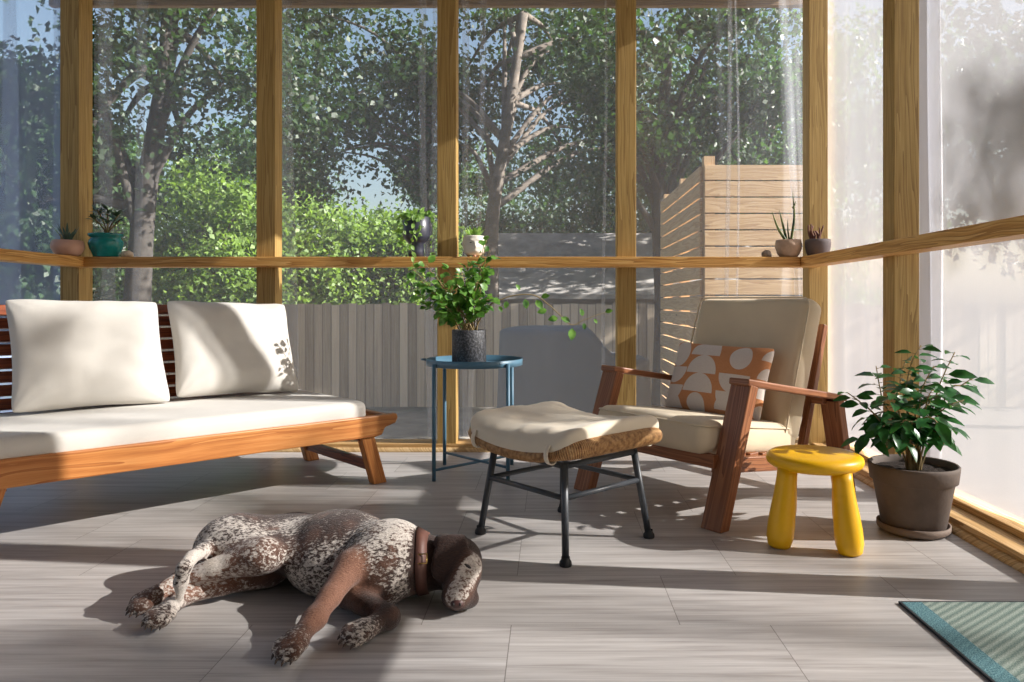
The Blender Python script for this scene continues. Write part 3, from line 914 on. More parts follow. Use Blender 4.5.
for (px, py, s_, dx, dz) in ((507, 301, .035, -.2, -1), (525, 299, .045, .2, -1), (520, 290, .03, -.6, 1), (536, 300, .05, .5, -.6), (541, 297, .04, .8, .2), (547, 310, .045, -1, -.2),
                             (558, 318, .045, -1, -.1), (572, 328, .055, 0, -1), (570, 322, .045, -1, .6), (583, 316, .035, -.3, 1), (584, 323, .03, .1, -1), (594, 319, .025, .5, -.6), (605, 312, .035, 1, .3), (499, 306, .03, .6, -1)):
    lvs.leaf(ivp(px, py, -.03), V((dx, -.35, dz)), V((.3, -1, .5)), s_, s_ * .72, .2, .2)
stm.build('stems', M['stem'], iv); lvs.build('foliage', M['ivy'], iv)

# ================================================================== YELLOW STOOL
sx_, sy_ = .838, 2.315
ys = empty('stool', (sx_, sy_, 0), math.atan2(.34, .94) * -1, 'small bright yellow plastic stool beside the potted shrub', 'stool')
MB().lathe([(0, .232), (.11, .232), (.130, .236), (.1435, .246), (.148, .258), (.145, .270), (.134, .278), (.118, .2805), (.05, .2805), (0, .2805)], n=56).build('seat', M['yellow'], ys)
for sx in (-1, 1):
    for sy in (-1, 1):
        b = V((sx * .103, sy * .103, 0)); t = V((sx * .078, sy * .078, .24))
        pts, rad = [], []
        for k, (h, r) in enumerate([(0, .028), (.006, .034), (.03, .0405), (.07, .041), (.11, .038), (.16, .033), (.21, .030), (.24, .030)]):
            pts.append(b.lerp(t, h / .24)); rad.append(r)
        MB().tube(pts, rad, 22).build('leg', M['yellow'], ys)

# ================================================================== POTTED FICUS
px_, py_ = 1.2, 2.412
pf = empty('potted_shrub', (px_, py_, 0), 0, 'leafy green shrub in a dark clay pot on a saucer beside the yellow stool', 'plant')
MB().lathe([(0, .003), (.095, .003), (.104, .005), (.111, .014), (.112, .03), (.107, .031), (.103, .016), (.10, .012), (0, .012)], n=48).build('saucer', M['saucer'], pf)
MB().lathe([(0, .014), (.092, .014), (.097, .018), (.123, .165), (.126, .168), (.133, .172), (.138, .212), (.139, .222), (.135, .226), (.129, .223), (.125, .205), (.123, .195), (0, .195)], n=56).build('pot', M['clay'], pf)
def soilf(u, v):
    r, a_ = v * .126, 2 * PI * u
    x, y = r * math.cos(a_), r * math.sin(a_)
    return V((x, y, .203 + mnoise.noise(V((x * 60, y * 60, 0))) * .008 * (1 - v ** 6)))
MB().sheet(soilf, 40, 16, wrap=True, uvs=(1, 1)).build('soil', M['soil'], pf)
stm, lvs = MB(), MB()
def fp(px, py, dy=0.0):
    y = py_ + dy
    return V(((px - CX) * y / F - px_, dy, CH - (py - CY) * y / F))
def ficus(pts, r0, n, ls, start=.35):
    P_ = smooth_path(pts, 8); m_ = len(P_)
    stm.tube(P_, [r0 * (1 - .7 * i / m_) + .0006 for i in range(m_)], 6)
    for k in range(n):
        t = start + (1 - start) * (k + .5) / n
        i = min(m_ - 2, int(t * (m_ - 1))); p = P_[i]; tan = (P_[i + 1] - P_[i]).normalized()
        ang = k * 2.4 + random.random()
        o = V((math.cos(ang), math.sin(ang), -.15))
        d = (tan * .35 + o * .8 + V((0, 0, -.25 * (1 - t)))).normalized()
        L = ls * random.uniform(.7, 1.15) * (1.05 - .5 * max(0, t - .75) * 2)
        pe = p + d * .012
        stm.tube([p, pe], [.0011, .0009], 4)
        lvs.leaf(pe, d, V((0, -.45, 1)) + rv(.5), L, L * .5, .35, .25)
b0 = V((0, 0, .2))
fic = [((906, 402), (911, 365), (921, 345), -.01, 11), ((936, 396), (945, 372), (955, 352), .03, 11), ((948, 392), (962, 385), (974, 377), .0, 8),
       ((885, 405), (880, 388), (876, 366), -.03, 9), ((875, 415), (860, 402), (848, 393), -.02, 8), ((878, 430), (866, 437), (858, 440), -.05, 6),
       ((900, 415), (892, 400), (896, 392), -.09, 9), ((925, 412), (928, 398), (932, 390), -.10, 9), ((938, 415), (950, 405), (964, 400), -.06, 8),
       ((915, 410), (915, 396), (912, 384), .06, 8), ((895, 425), (885, 425), (878, 432), -.08, 7), ((930, 428), (945, 425), (955, 430), -.07, 8),
       ((910, 425), (905, 420), (902, 425), -.11, 8), ((922, 420), (935, 420), (940, 436), -.12, 8), ((890, 415), (872, 415), (862, 425), .03, 6), ((928, 405), (940, 395), (945, 400), .08, 7),
       ((915, 430), (912, 424), (916, 420), -.09, 7), ((900, 432), (893, 430), (886, 440), -.1, 7), ((926, 432), (936, 432), (944, 444), -.1, 7), ((908, 436), (905, 436), (902, 442), -.11, 6), ((905, 400), (900, 380), (905, 362), .04, 9), ((920, 400), (925, 382), (934, 366), -.03, 9)]
for i, (a1, a2, a3, dy, n) in enumerate(fic):
    b = b0 + V((random.uniform(-.02, .02), random.uniform(-.02, .02), 0))
    lo = b + V(((a1[0] - 912) * .0006, 0, .07))
    ficus([b, lo, fp(*a1, dy * .6), fp(*a2, dy), fp(*a3, dy)], .0031, int(n * 1.6), .072, .34)
stm.build('stems', M['stem'], pf); lvs.build('foliage', M['ficus'], pf)

# ================================================================== RUG
rg = empty('rug', (.872, 1.828, 0), 0, 'green and teal ribbed woven doormat lying on the tile floor', 'rug')
MB().b2((.006, -.9, .001), (.44, -.004, .006)).build('mat', M['rug'], rg, bevel=.002)
MB().b2((.0, -.9, .0005), (.006, .0, .0065)).b2((.006, -.004, .0005), (.44, 0, .0065)).build('binding', M['rugedge'], rg, bevel=.001, label='black edge binding')

# ================================================================== THINGS ON THE RAIL
RZ = RZ1 + .0006
YS = 3.712
def rail_x(px, y=YS): return (px - CX) * y / F
# teal pot with jade plant
t = empty('potted_jade_plant', (rail_x(106), YS, RZ), 0, 'small jade plant in a glossy teal pot on the rail', 'plant')
MB().lathe([(0, 0), (.052, 0), (.058, .006), (.074, .045), (.080, .068), (.077, .083), (.068, .094), (.070, .1), (.080, .106), (.082, .116), (.078, .119), (.072, .112), (.066, .1), (0, .1)], n=44).build('pot', M['teal'], t)
MB().lathe([(0, .104), (.066, .1015)], n=24).build('soil', M['soil'], t)
stm, lvs = MB(), MB()
for (dx, dy, dz) in ((-.045, .0, .14), (.03, -.03, .09), (.06, .01, .12), (-.01, .03, .15), (-.055, -.02, .1), (.075, -.01, .085)):
    e = V((dx, dy, .10 + dz)); m_ = V((.005 + dx * .3, dy * .4, .10 + dz * .5))
    P_ = smooth_path([V((.004, 0, .1)), m_, e], 6); stm.tube(P_, .004, 6)
    for k in range(8):
        d = rv(1); d.z = abs(d.z) * .6
        lvs.leaf(e - (e - m_) * random.random() * .5, d, V((0, -.3, 1)), random.uniform(.042, .06), .026, .1, .15)
stm.build('stems', M['stem'], t); lvs.build('foliage', M['jade'], t)
# pink bowl with spiky succulent
yp = 3.62
t = empty('potted_succulent', (-2.392, yp, RZ), 0, 'spiky succulent in a pinkish clay bowl at the rail corner', 'plant')
MB().lathe([(0, 0), (.042, 0), (.058, .012), (.072, .038), (.073, .055), (.066, .076), (.061, .078), (.058, .072), (.06, .066), (0, .066)], n=40).build('bowl', M['pinkclay'], t)
MB().lathe([(0, .070), (.059, .067)], n=24).build('soil', M['soil'], t)
lv = MB()
for k in range(14):
    a_ = k * 2.4; d = V((math.cos(a_) * .7, math.sin(a_) * .5, 1.0 + random.random()))
    lv.leaf(V((math.cos(a_) * .012, math.sin(a_) * .012, .067)), d, V((-d.x, -d.y, .4)), random.uniform(.06, .11), .014, .05, .5)
lv.build('foliage', M['aloe'], t)
# small shell
o = MB().ball((0, 0, .0), (.03, .024, .022), 14)
o.v = [(x * (1 + .12 * math.sin(9 * math.atan2(y, x))), y, max(-.012, z * (1 + .1 * math.sin(x * 300)))) for x, y, z in o.v]
o = o.build('seashell', M['shell'], None); o.location = (rail_x(128.5), YS - .01, RZ + .0125)
tag(o, 'small pale seashell on the rail beside the teal pot', 'shell')
# footed slate pot with trailing plant
t = empty('trailing_plant', (rail_x(416.5), YS, RZ), 0, 'vining plant spilling from a slate footed pot on the rail', 'plant')
MB().lathe([(0, 0), (.040, 0), (.0405, .03), (.036, .066), (.05, .078), (.066, .096), (.069, .11), (.069, .202), (.066, .204), (.064, .2), (.062, .19), (0, .19)], n=40).build('pot', M['slate'], t)
MB().lathe([(0, .195), (.063, .191)], n=24).build('soil', M['soil'], t)
stm, lvs = MB(), MB()
def vine(pts, n, ls, r=.0016):
    P_ = smooth_path(pts, 8); m_ = len(P_)
    stm.tube(P_, r, 5)
    for k in range(n):
        i = min(m_ - 2, int(m_ * (k + random.random()) / n)); p = P_[i]
        d = (P_[i + 1] - P_[i]).normalized() * .4 + rv(.9) + V((0, -.3, 0))
        lvs.leaf(p, d, V((.2, -.7, .6)) + rv(.4), ls * random.uniform(.7, 1.2), ls * .6, .2, .2)
def tp(px, py, dy):
    y = YS + dy
    return V(((px - CX) * y / F - rail_x(416.5), dy, CH - (py - CY) * y / F - RZ))
for k in range(26):
    a_ = k * .9; r = random.uniform(.02, .06)
    vine([V((0, 0, .19)), V((math.cos(a_) * r, math.sin(a_) * r, .215)), V((math.cos(a_) * (r + .03), math.sin(a_) * (r + .03), .22 + random.uniform(-.03, .02)))], 5, .034)
vine([V((-.04, -.03, .19)), tp(408, 212, -.075), tp(404, 225, -.082), tp(402, 240, -.08), tp(405, 254, -.085)], 16, .034)
vine([V((-.04, -.04, .19)), tp(402, 215, -.08), tp(397, 228, -.075), tp(399, 246, -.075)], 13, .032)
vine([V((-.01, -.05, .19)), tp(413, 214, -.085), tp(414, 230, -.09), tp(411, 245, -.088), tp(413, 258, -.1), tp(414, 275, -.1), tp(410, 282, -.1)], 20, .034)
vine([V((.0, -.05, .19)), tp(418, 215, -.085), tp(420, 228, -.085), tp(416, 242, -.085)], 12, .032)
vine([V((.05, 0, .19)), tp(432, 212, -.01), tp(433, 230, -.01), tp(431, 250, -.01), tp(434, 256, -.0)], 16, .02)
stm.build('stems', M['greenstem'], t); lvs.build('foliage', M['pale'], t)
# white face planter
t = empty('face_planter', (rail_x(474), YS, RZ), math.radians(12), 'white face shaped planter with a little succulent on the rail', 'planter')
def facef(u, v):
    a_ = 2 * PI * u
    prof_ = [(0, .010), (.035, .010), (.048, .022), (.0555, .05), (.056, .08), (.054, .104), (.050, .108), (.047, .104), (.046, .095), (0, .095)]
    k = v * (len(prof_) - 1); i = min(len(prof_) - 2, int(k)); f = k - i
    r = prof_[i][0] * (1 - f) + prof_[i + 1][0] * f; z = prof_[i][1] * (1 - f) + prof_[i + 1][1] * f
    x, y = r * math.cos(a_), r * math.sin(a_)
    if .2 < v < .7:
        da = (a_ - 1.5 * PI)
        nose = math.exp(-(da / .16) ** 2) * max(0, 1 - abs(z - .055) / .026) * .014
        brow = (math.exp(-((abs(da) - .42) / .2) ** 2)) * math.exp(-((z - .084) / .006) ** 2) * .005
        eye = -(math.exp(-((abs(da) - .42) / .16) ** 2)) * math.exp(-((z - .070) / .008) ** 2) * .005
        lip = math.exp(-(da / .3) ** 2) * math.exp(-((z - .030) / .005) ** 2) * .005
        y -= nose + brow + eye + lip
    return V((x, y, z))
MB().sheet(facef, 64, 72, wrap=True).build('pot', M['whiteclay'], t)
for a_ in (30, 150, 270):
    MB().ball((.03 * math.cos(math.radians(a_)), .03 * math.sin(math.radians(a_)), .007), (.008, .008, .007), 10).build('foot', M['pinkclay'], t)
for sx in (-1, 1): MB().ball((sx * .0215, -.050, .0705), (.006, .003, .0022), 10).build('painted_eye', M['slate'], t)
MB().lathe([(0, .098), (.0465, .096)], n=24).build('soil', M['soil'], t)
lv = MB()
for k in range(22):
    a_ = k * 2.4; d = V((math.cos(a_) * .6, math.sin(a_) * .6, .5 + random.random()))
    lv.leaf(V((math.cos(a_) * .015, math.sin(a_) * .015, .096)), d, V((-d.x, -d.y, .5)), random.uniform(.045, .075), .016, -.1, .4)
lv.build('foliage', M['pale'], t)
# beige bowl with snake plant
t = empty('potted_snake_plant', (rail_x(788.5), YS, RZ), 0, 'tall pointed snake plant in a two-tone beige bowl on the rail', 'plant')
MB().lathe([(0, 0), (.042, 0), (.053, .014), (.065, .045), (.066, .062), (.062, .086), (.058, .088), (.057, .083), (.057, .078), (0, .082)], n=40).build('bowl', M['beigeclay'], t)
MB().lathe([(0, .082), (.056, .079)], n=24).build('soil', M['soil'], t)
lv = MB()
def blade(p, e, w, bend):
    p, e = V(p), V(e)
    mid = p.lerp(e, .5) + V(bend)
    P_ = smooth_path([p, mid, e], 8); n = len(P_)
    lv.tube(P_, [w * (1 - (i / (n - 1)) ** 2.2) + .0008 for i in range(n)], 8, sq=.45)
blade((-.01, 0, .08), (-.088, -.01, .235), .0125, (-.006, 0, -.01)); blade((-.005, .01, .08), (-.048, .0, .245), .0125, (0, 0, .0)); blade((.012, .0, .08), (.021, .0, .335), .012, (.012, 0, 0))
blade((.02, 0, .25), (.034, -.005, .285), .008, (.004, 0, 0)); blade((.008, .01, .08), (.0, .01, .2), .008, (-.004, 0, 0))
lv.build('foliage', M['snake'], t)
# dark bowl with twigs
t = empty('potted_twigs', (rail_x(818.5, 3.66) - .005, 3.655, RZ), 0, 'dry brown succulent twigs in a dark grey bowl in the rail corner', 'plant')
MB().lathe([(0, 0), (.044, 0), (.054, .016), (.062, .048), (.063, .068), (.060, .084), (.057, .085), (.056, .080), (.055, .074), (0, .078)], n=40).build('bowl', M['darkclay'], t)
MB().lathe([(0, .078), (.0545, .075)], n=24).build('soil', M['soil'], t)
lv = MB()
for k in range(11):
    a_ = k * 2.4; p = V((math.cos(a_) * .02 - .015, math.sin(a_) * .012, .078))
    e = p + V((random.uniform(-.045, .03), random.uniform(-.02, .02), random.uniform(.04, .085)))
    lv.tube(smooth_path([p, p.lerp(e, .5) + V((random.uniform(-.012, .012), 0, 0)), e], 4), [.0045] * 8 + [.003], 7)
lv.build('stems', M['twig'], t)
# stone
o = MB().ball((0, 0, 0), (.027, .022, .022), 12)
o.v = [tuple(V(p) * (1 + .35 * mnoise.noise(V(p) * 60))) for p in o.v]
o.v = [(x, y, max(-.013, z)) for x, y, z in o.v]
o = o.build('stone', M['stone'], None); o.location = (rail_x(766.5), YS - .01, RZ + .0135)
tag(o, 'small speckled stone on the rail beside the beige bowl', 'stone')

# ================================================================== DOG (one continuous body grown from a smooth distance field)
def dw(px, py, z):
    return np.array(tuple(at(px, py, z)))
DH = .0045
DLO = np.array([-1.10, 1.43, -.012]); DHI = np.array([-.12, 2.18, .235])
DN = np.ceil((DHI - DLO) / DH).astype(int) + 1
gx, gy, gz = [DLO[i] + np.arange(DN[i]) * DH for i in range(3)]
DF = np.full(DN, 1.0, dtype=np.float32)
def _blend(lo, hi, fn, k, sub=False):
    i0 = np.maximum(0, np.floor((lo - DLO) / DH).astype(int)); i1 = np.minimum(DN, np.ceil((hi - DLO) / DH).astype(int) + 1)
    if (i1 <= i0).any(): return
    sl_ = tuple(slice(a, b) for a, b in zip(i0, i1))
    X, Y, Z = np.meshgrid(gx[sl_[0]], gy[sl_[1]], gz[sl_[2]], indexing='ij')
    d = fn(X, Y, Z).astype(np.float32); a = DF[sl_]
    if sub:
        h = np.maximum(k - np.abs(a + d), 0) / k
        DF[sl_] = np.maximum(a, -d) + h * h * k * .25
    else:
        h = np.maximum(k - np.abs(a - d), 0) / k
        DF[sl_] = np.minimum(a, d) - h * h * k * .25
def cap(a, b, ra, rb, k=.02, sz=1.0, sub=False):
    """rounded cone; sz flattens it vertically"""
    a, b = np.array(a, float), np.array(b, float)
    R = max(ra, rb) + k + .02
    lo, hi = np.minimum(a, b) - R, np.maximum(a, b) + R
    ab = b - a; zc = (a[2] + b[2]) / 2
    def fn(X, Y, Z):
        px, py, pz = X - a[0], Y - a[1], (Z - a[2])
        if sz != 1.0:
            t0 = np.clip((px * ab[0] + py * ab[1] + pz * ab[2]) / (ab @ ab), 0, 1)
            pz = (pz - t0 * ab[2]) / sz + t0 * ab[2]
        t = np.clip((px * ab[0] + py * ab[1] + pz * ab[2]) / (ab @ ab), 0, 1)
        d = np.sqrt((px - t * ab[0]) ** 2 + (py - t * ab[1]) ** 2 + (pz - t * ab[2]) ** 2)
        t = t * t * (3 - 2 * t) * .6 + t * .4
        return (d - (ra + (rb - ra) * t)) * min(1, sz)
    _blend(lo, hi, fn, k, sub)
def ell(c, r, k=.02, R=None, sub=False):
    c, r = np.array(c, float), np.array(r, float)
    R_ = np.eye(3) if R is None else np.array(R)
    e = r.max() + k + .02
    def fn(X, Y, Z):
        P = np.stack([X - c[0], Y - c[1], Z - c[2]], -1) @ R_      # into local axes (columns of R)
        k0 = np.linalg.norm(P / r, axis=-1); k1 = np.linalg.norm(P / (r * r), axis=-1) + 1e-9
        return k0 * (k0 - 1) / k1
    _blend(c - e, c + e, fn, k, sub)
def frame_n(n, x):
    """columns: x axis (made perpendicular), y, normal n"""
    n = np.array(n, float); n /= np.linalg.norm(n); x = np.array(x, float); x -= n * (x @ n); x /= np.linalg.norm(x)
    return np.stack([x, np.cross(n, x), n], 1)

hip, waist, rib, sho = np.array([-.84, 1.965, .082]), np.array([-.715, 2.04, .085]), np.array([-.56, 1.95, .092]), np.array([-.41, 1.865, .09])
# trunk: deep chest, tucked waist
cap(hip, waist, .098, .086, .03, .84)
cap(waist, rib, .082, .118, .04, .82)
cap(rib, sho, .118, .105, .04, .80)
ell(rib + [.01, -.045, -.02], (.13, .10, .075), .04)                 # keel of the chest
nb = np.array([-.335, 1.885, .08])
cap(sho, nb, .095, .068, .04, .86)
sk = np.array([-.245, 1.885, .082])
cap(nb, sk + [-.02, .0, 0], .064, .060, .03)
# rump and thighs
ell((-.862, 1.962, .085), (.078, .078, .072), .03)
kneeU, hockU, toeU = dw(262, 556, .115), dw(180, 579, .066), dw(138, 606, .034)
kneeL, hockL, toeL = dw(270, 571, .048), dw(183, 597, .030), dw(155, 621, .028)
cap(hip + [.0, -.01, .03], kneeU, .082, .046, .05, .8)
ell(dw(284, 549, .1), (.065, .055, .045), .045)
cap(kneeU, kneeU * .45 + hockU * .55, .046, .027, .015)
cap(kneeU * .45 + hockU * .55, hockU, .027, .0205, .01)
cap(hip + [.02, -.01, -.02], kneeL, .066, .042, .02, .8)
cap(kneeL, kneeL * .45 + hockL * .55, .040, .024, .012)
cap(kneeL * .45 + hockL * .55, hockL, .024, .019, .01)
def paw(h, t, r0, r1, spread, up=(0, 0, 1), claws=None):
    """metapodium from h, pad and four toes at t"""
    d = (t - h); L = np.linalg.norm(d); d = d / L
    s_ = np.cross(d, np.array(up, float)); s_ /= np.linalg.norm(s_); u_ = np.cross(s_, d)
    base = h + d * (L * .62)
    cap(h, base, r0, r0 * .98, .014)
    ell(base + d * L * .12, (r1 * 1.05, r1 * 1.0, r1 * .8), .014)
    for i, q in enumerate((-1.5, -.5, .5, 1.5)):
        ln = L * (.34 if abs(q) < 1 else .26)
        p0 = base + d * L * .08 + s_ * q * spread * .9
        p1 = base + d * (L * .04 + ln) + s_ * q * spread * 1.1 + u_ * .004
        p2 = p1 + d * .012 - u_ * .007
        cap(p0, p1, r1 * .42, r1 * .40, .008); cap(p1, p2, r1 * .40, r1 * .34, .006)
        if claws is not None: claws.append((p2 + d * r1 * .25, d - u_ * .5))
CL = []
paw(hockU, toeU, .0205, .027, .0125, (0.1, -.2, 1), CL)
paw(hockL, toeL, .020, .027, .0125, (0.2, -.5, 1), CL)
ell(hockU + [-.0, .012, .004], (.020, .022, .018), .012); ell(hockL + [0, .012, .0], (.020, .020, .018), .012)   # points of the hocks
# upper fore leg, reaching out to the front
elU, wrU, toU = dw(351, 566, .115), dw(315, 618, .052), dw(286, 652, .024)
cap((-.395, 1.85, .125), elU, .062, .038, .03)
ell((-.41, 1.86, .14), (.075, .06, .05), .04)
cap(elU, elU * .4 + wrU * .6, .036, .026, .012)
cap(elU * .4 + wrU * .6, wrU, .026, .0225, .01)
ell(wrU, (.026, .026, .023), .012)
paw(wrU, toU, .0225, .029, .0135, (.15, .1, 1), CL)
# under fore leg, folded
elL, wrL, toL = dw(350, 594, .04), dw(388, 617, .030), dw(351, 637, .026)
cap((-.41, 1.80, .055), elL, .05, .034, .02)
cap(elL, wrL, .033, .026, .014)
ell(wrL, (.026, .026, .024), .01)
paw(wrL, toL, .0225, .029, .0125, (.1, -.35, 1), CL)
# tail, curling forward over the hocks
tl = [dw(214, 545, .115), dw(202, 551, .13), dw(191, 558, .135), dw(184, 568, .122), dw(181, 582, .088), dw(180, 598, .05)]
for i in range(5): cap(tl[i], tl[i + 1], [.022, .018, .0155, .0165, .016][i], [.018, .0155, .0165, .016, .009][i], .009)
# head: skull, stop, muzzle turned down toward the camera side
mz0 = np.array([-.222, 1.832, .072]); mz1 = np.array([-.2215, 1.768, .047])
ell(sk + [.004, 0, 0], (.066, .070, .066), .02)
cap(sk + [.004, -.03, .0], mz0, .055, .046, .02)
cap(mz0, mz1, .047, .037, .015)
ell(mz1 + [-.002, .004, .006], (.030, .030, .026), .012)                   # nose block
ell(mz1 + [.026, .022, -.020], (.022, .030, .020), .010)                   # flews on the floor side
ell(mz1 + [-.024, .028, -.016], (.022, .034, .024), .010)
ell(mz1 + [.004, .030, -.026], (.026, .040, .016), .010)                   # lower jaw
ell(sk + [.045, -.045, .012], (.026, .026, .026), .016)                    # cheek and brow
ell((-.205, 1.822, .118), (.022, .016, .014), .012)
ell((-.199, 1.806, .103), (.010, .010, .007), .010, sub=True)          # eye hollow
# ears: thin flaps with a free edge
nE = np.array([.08, -.86, .50]); fE = frame_n(nE, (1, .1, -.1)); nE = fE[:, 2]
cE = sk + nE * .0775 + np.array([-.006, 0, .0])
ell(cE - fE[:, 1] * .006, (.050, .056, .0085), .004, fE)
ell(cE + fE[:, 1] * -.030 + fE[:, 0] * -.016, (.034, .034, .0085), .005, fE)
cap(cE + fE[:, 1] * .040 + fE[:, 0] * -.034 - nE * .012, cE + fE[:, 1] * .044 + fE[:, 0] * .020 - nE * .014, .015, .014, .016)
# flatten against the floor
Zg = gz[None, None, :]
DF = np.maximum(DF, (.0025 - Zg).astype(np.float32))

def surface_nets(Fd, lo, h):
    neg = Fd < 0
    nx, ny, nz = Fd.shape
    cnt = np.zeros((nx - 1, ny - 1, nz - 1), np.int16); acc = np.zeros((nx - 1, ny - 1, nz - 1, 3), np.float32)
    offs = [(0, 0, 0), (1, 0, 0), (0, 1, 0), (0, 0, 1), (1, 1, 0), (1, 0, 1), (0, 1, 1), (1, 1, 1)]
    def g(o): return Fd[o[0]:nx - 1 + o[0], o[1]:ny - 1 + o[1], o[2]:nz - 1 + o[2]]
    for a in offs:
        for ax in range(3):
            if a[ax]: continue
            b = list(a); b[ax] = 1; b = tuple(b)
            fa, fb = g(a), g(b); cr_ = (fa < 0) != (fb < 0)
            t = np.where(cr_, fa / np.where(cr_, fa - fb, 1), 0)
            cnt += cr_
            for c in range(3):
                acc[..., c] += np.where(cr_, a[c] + (t if c == ax else 0), 0)
    act = cnt > 0
    idx = -np.ones(act.shape, np.int64); ii = np.argwhere(act); idx[act] = np.arange(len(ii))
    vs = lo + (ii + acc[act] / cnt[act][:, None]) * h
    quads = []
    for ax in range(3):
        o1, o2 = [(1, 2), (2, 0), (0, 1)][ax]
        sA = [slice(None)] * 3; sB = [slice(None)] * 3
        sA[ax] = slice(0, -1); sB[ax] = slice(1, None)
        A, B = neg[tuple(sA)], neg[tuple(sB)]
        e = np.argwhere(A != B)
        e = e[(e[:, o1] > 0) & (e[:, o2] > 0) & (e[:, o1] < Fd.shape[o1] - 1) & (e[:, o2] < Fd.shape[o2] - 1)]
        fl_ = A[tuple(e.T)]
        def I(d1, d2):
            q = e.copy(); q[:, o1] -= d1; q[:, o2] -= d2; return idx[tuple(q.T)]
        q = np.stack([I(1, 1), I(0, 1), I(0, 0), I(1, 0)], 1)
        q[~fl_] = q[~fl_][:, ::-1]
        quads.append(q)
    return vs, np.concatenate(quads)
dv, dq = surface_nets(DF, DLO, DH)
# light smoothing
for it in range(3):
    s_ = np.zeros_like(dv); c_ = np.zeros(len(dv))
    for a, b in ((0, 1), (1, 2), (2, 3), (3, 0)):
        np.add.at(s_, dq[:, a], dv[dq[:, b]]); np.add.at(c_, dq[:, a], 1)
        np.add.at(s_, dq[:, b], dv[dq[:, a]]); np.add.at(c_, dq[:, b], 1)
    dv = dv * .5 + .5 * s_ / np.maximum(c_, 1)[:, None]
# coat: solid liver head, dark saddle marks, rust fore leg, paler legs
def near_seg(P, a, b):
    ab = b - a; t = np.clip(((P - a) @ ab) / (ab @ ab), 0, 1)
    return np.linalg.norm(P - a - t[:, None] * ab, axis=1)
def sstep(x, a, b):
    t = np.clip((x - a) / (b - a), 0, 1); return t * t * (3 - 2 * t)
br_ = sstep(dv[:, 0], -.352, -.315)                                       # head and neck
muz = 1 - sstep(near_seg(dv, mz1 + [-.004, -.03, .004], np.array([-.188, 1.82, .105])), .022, .045)
br_ = np.clip(br_ * 1.5 - muz * 1.62, -.5, 1.5)
back = sstep(dv[:, 1] - (1.985 - .18 * np.abs(dv[:, 0] + .69)), .0, .07) * (1 - sstep(dv[:, 0], -.38, -.33))
br_ += .35 * back + .8 * (1 - sstep(np.linalg.norm(dv - dw(198, 556, .125), axis=1), .008, .022))
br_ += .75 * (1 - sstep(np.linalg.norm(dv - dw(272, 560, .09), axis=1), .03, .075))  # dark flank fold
br_ += .3 * (1 - sstep(np.linalg.norm(dv - (hip + [.03, .05, .05]), axis=1), .04, .12))
br_ += .3 * (1 - sstep(np.linalg.norm(dv - (rib + [.0, -.03, .07]), axis=1), .03, .11))
br_ += .4 * (1 - sstep(near_seg(dv, elL, wrL), .03, .055))
br_ += .35 * (1 - sstep(near_seg(dv, elU, wrU), .03, .06))
ru_ = 1.0 * (1 - sstep(near_seg(dv, elU, wrU), .035, .07))
ru_ += .7 * (1 - sstep(near_seg(dv, kneeU, hockU), .03, .07)) + .5 * (1 - sstep(near_seg(dv, kneeL, hockL), .03, .06)) + .4 * (1 - sstep(near_seg(dv, hockU, toeU), .03, .06))
ru_ += .45 * muz
wh_ = .25 * (1 - sstep(near_seg(dv, tl[2], tl[5]), .02, .03)) + .22 * (1 - sstep(np.linalg.norm(dv - (sho + [.03, -.02, .08]), axis=1), .03, .10))
wh_ += .4 * (1 - sstep(np.linalg.norm(dv - dw(212, 560, .12), axis=1), .015, .05))
dorg = np.array([-.55, 1.86, 0.0])
me = bpy.data.meshes.new('body')
me.from_pydata([tuple(p) for p in (dv - dorg)], [], [tuple(int(i) for i in q) for q in dq])
me.polygons.foreach_set('use_smooth', np.ones(len(dq), bool))
ca = me.color_attributes.new('coat', 'FLOAT_COLOR', 'POINT')
ca.data.foreach_set('color', np.stack([np.clip(br_, -.5, 1.6), np.clip(ru_, 0, 1), np.clip(wh_, 0, 1), np.ones(len(dv))], 1).astype(np.float32).ravel())
me.materials.append(M['coat']); me.update()
dog = empty('dog', tuple(dorg), 0, 'liver and white roan pointer dog asleep on its side on the tiles, wearing a collar', 'dog')
link(bpy.data.objects.new('body', me), dog)
off = -V(tuple(dorg))
def dpart(mb, name, m, **kw):
    mb.v = [tuple(V(p) + off) for p in mb.v]
    return mb.build(name, m, dog, **kw)
def sdf_at(p):
    i = np.clip(((np.array(p) - DLO) / DH), 0, DN - 1.001); b = i.astype(int); f = i - b; v = 0
    for o in np.ndindex(2, 2, 2):
        v += DF[tuple(b + np.array(o))] * np.prod([f[c] if o[c] else 1 - f[c] for c in range(3)])
    return v
# collar follows the neck
cc, cn = np.array([-.325, 1.886, .080]), np.array([1.0, .08, .02])
fC = frame_n(cn, (0, 1, 0))
def collar_ring(shift, out):
    pts = []
    for k in range(56):
        a_ = 2 * PI * k / 56; d = fC[:, 0] * math.cos(a_) + fC[:, 1] * math.sin(a_); r = .02
        c0 = cc + fC[:, 2] * shift
        while r < .13 and sdf_at(c0 + d * r) < 0: r += .0015
        p = c0 + d * (r + out); p[2] = max(p[2], .0035); pts.append(V(tuple(p)))
    return pts
rs = [collar_ring(s_, o_) for s_, o_ in ((-.013, -.002), (-.013, .0035), (.013, .0035), (.013, -.002))]
cb = MB(); nC = 56
for r_ in rs: cb.v += [tuple(p) for p in r_]
for i in range(3):
    for k in range(nC):
        l = (k + 1) % nC
        cb.face((i * nC + k, i * nC + l, (i + 1) * nC + l, (i + 1) * nC + k), [(0, 0)] * 4, True)
collar = dpart(cb, 'collar', M['leather'], label='brown leather collar')
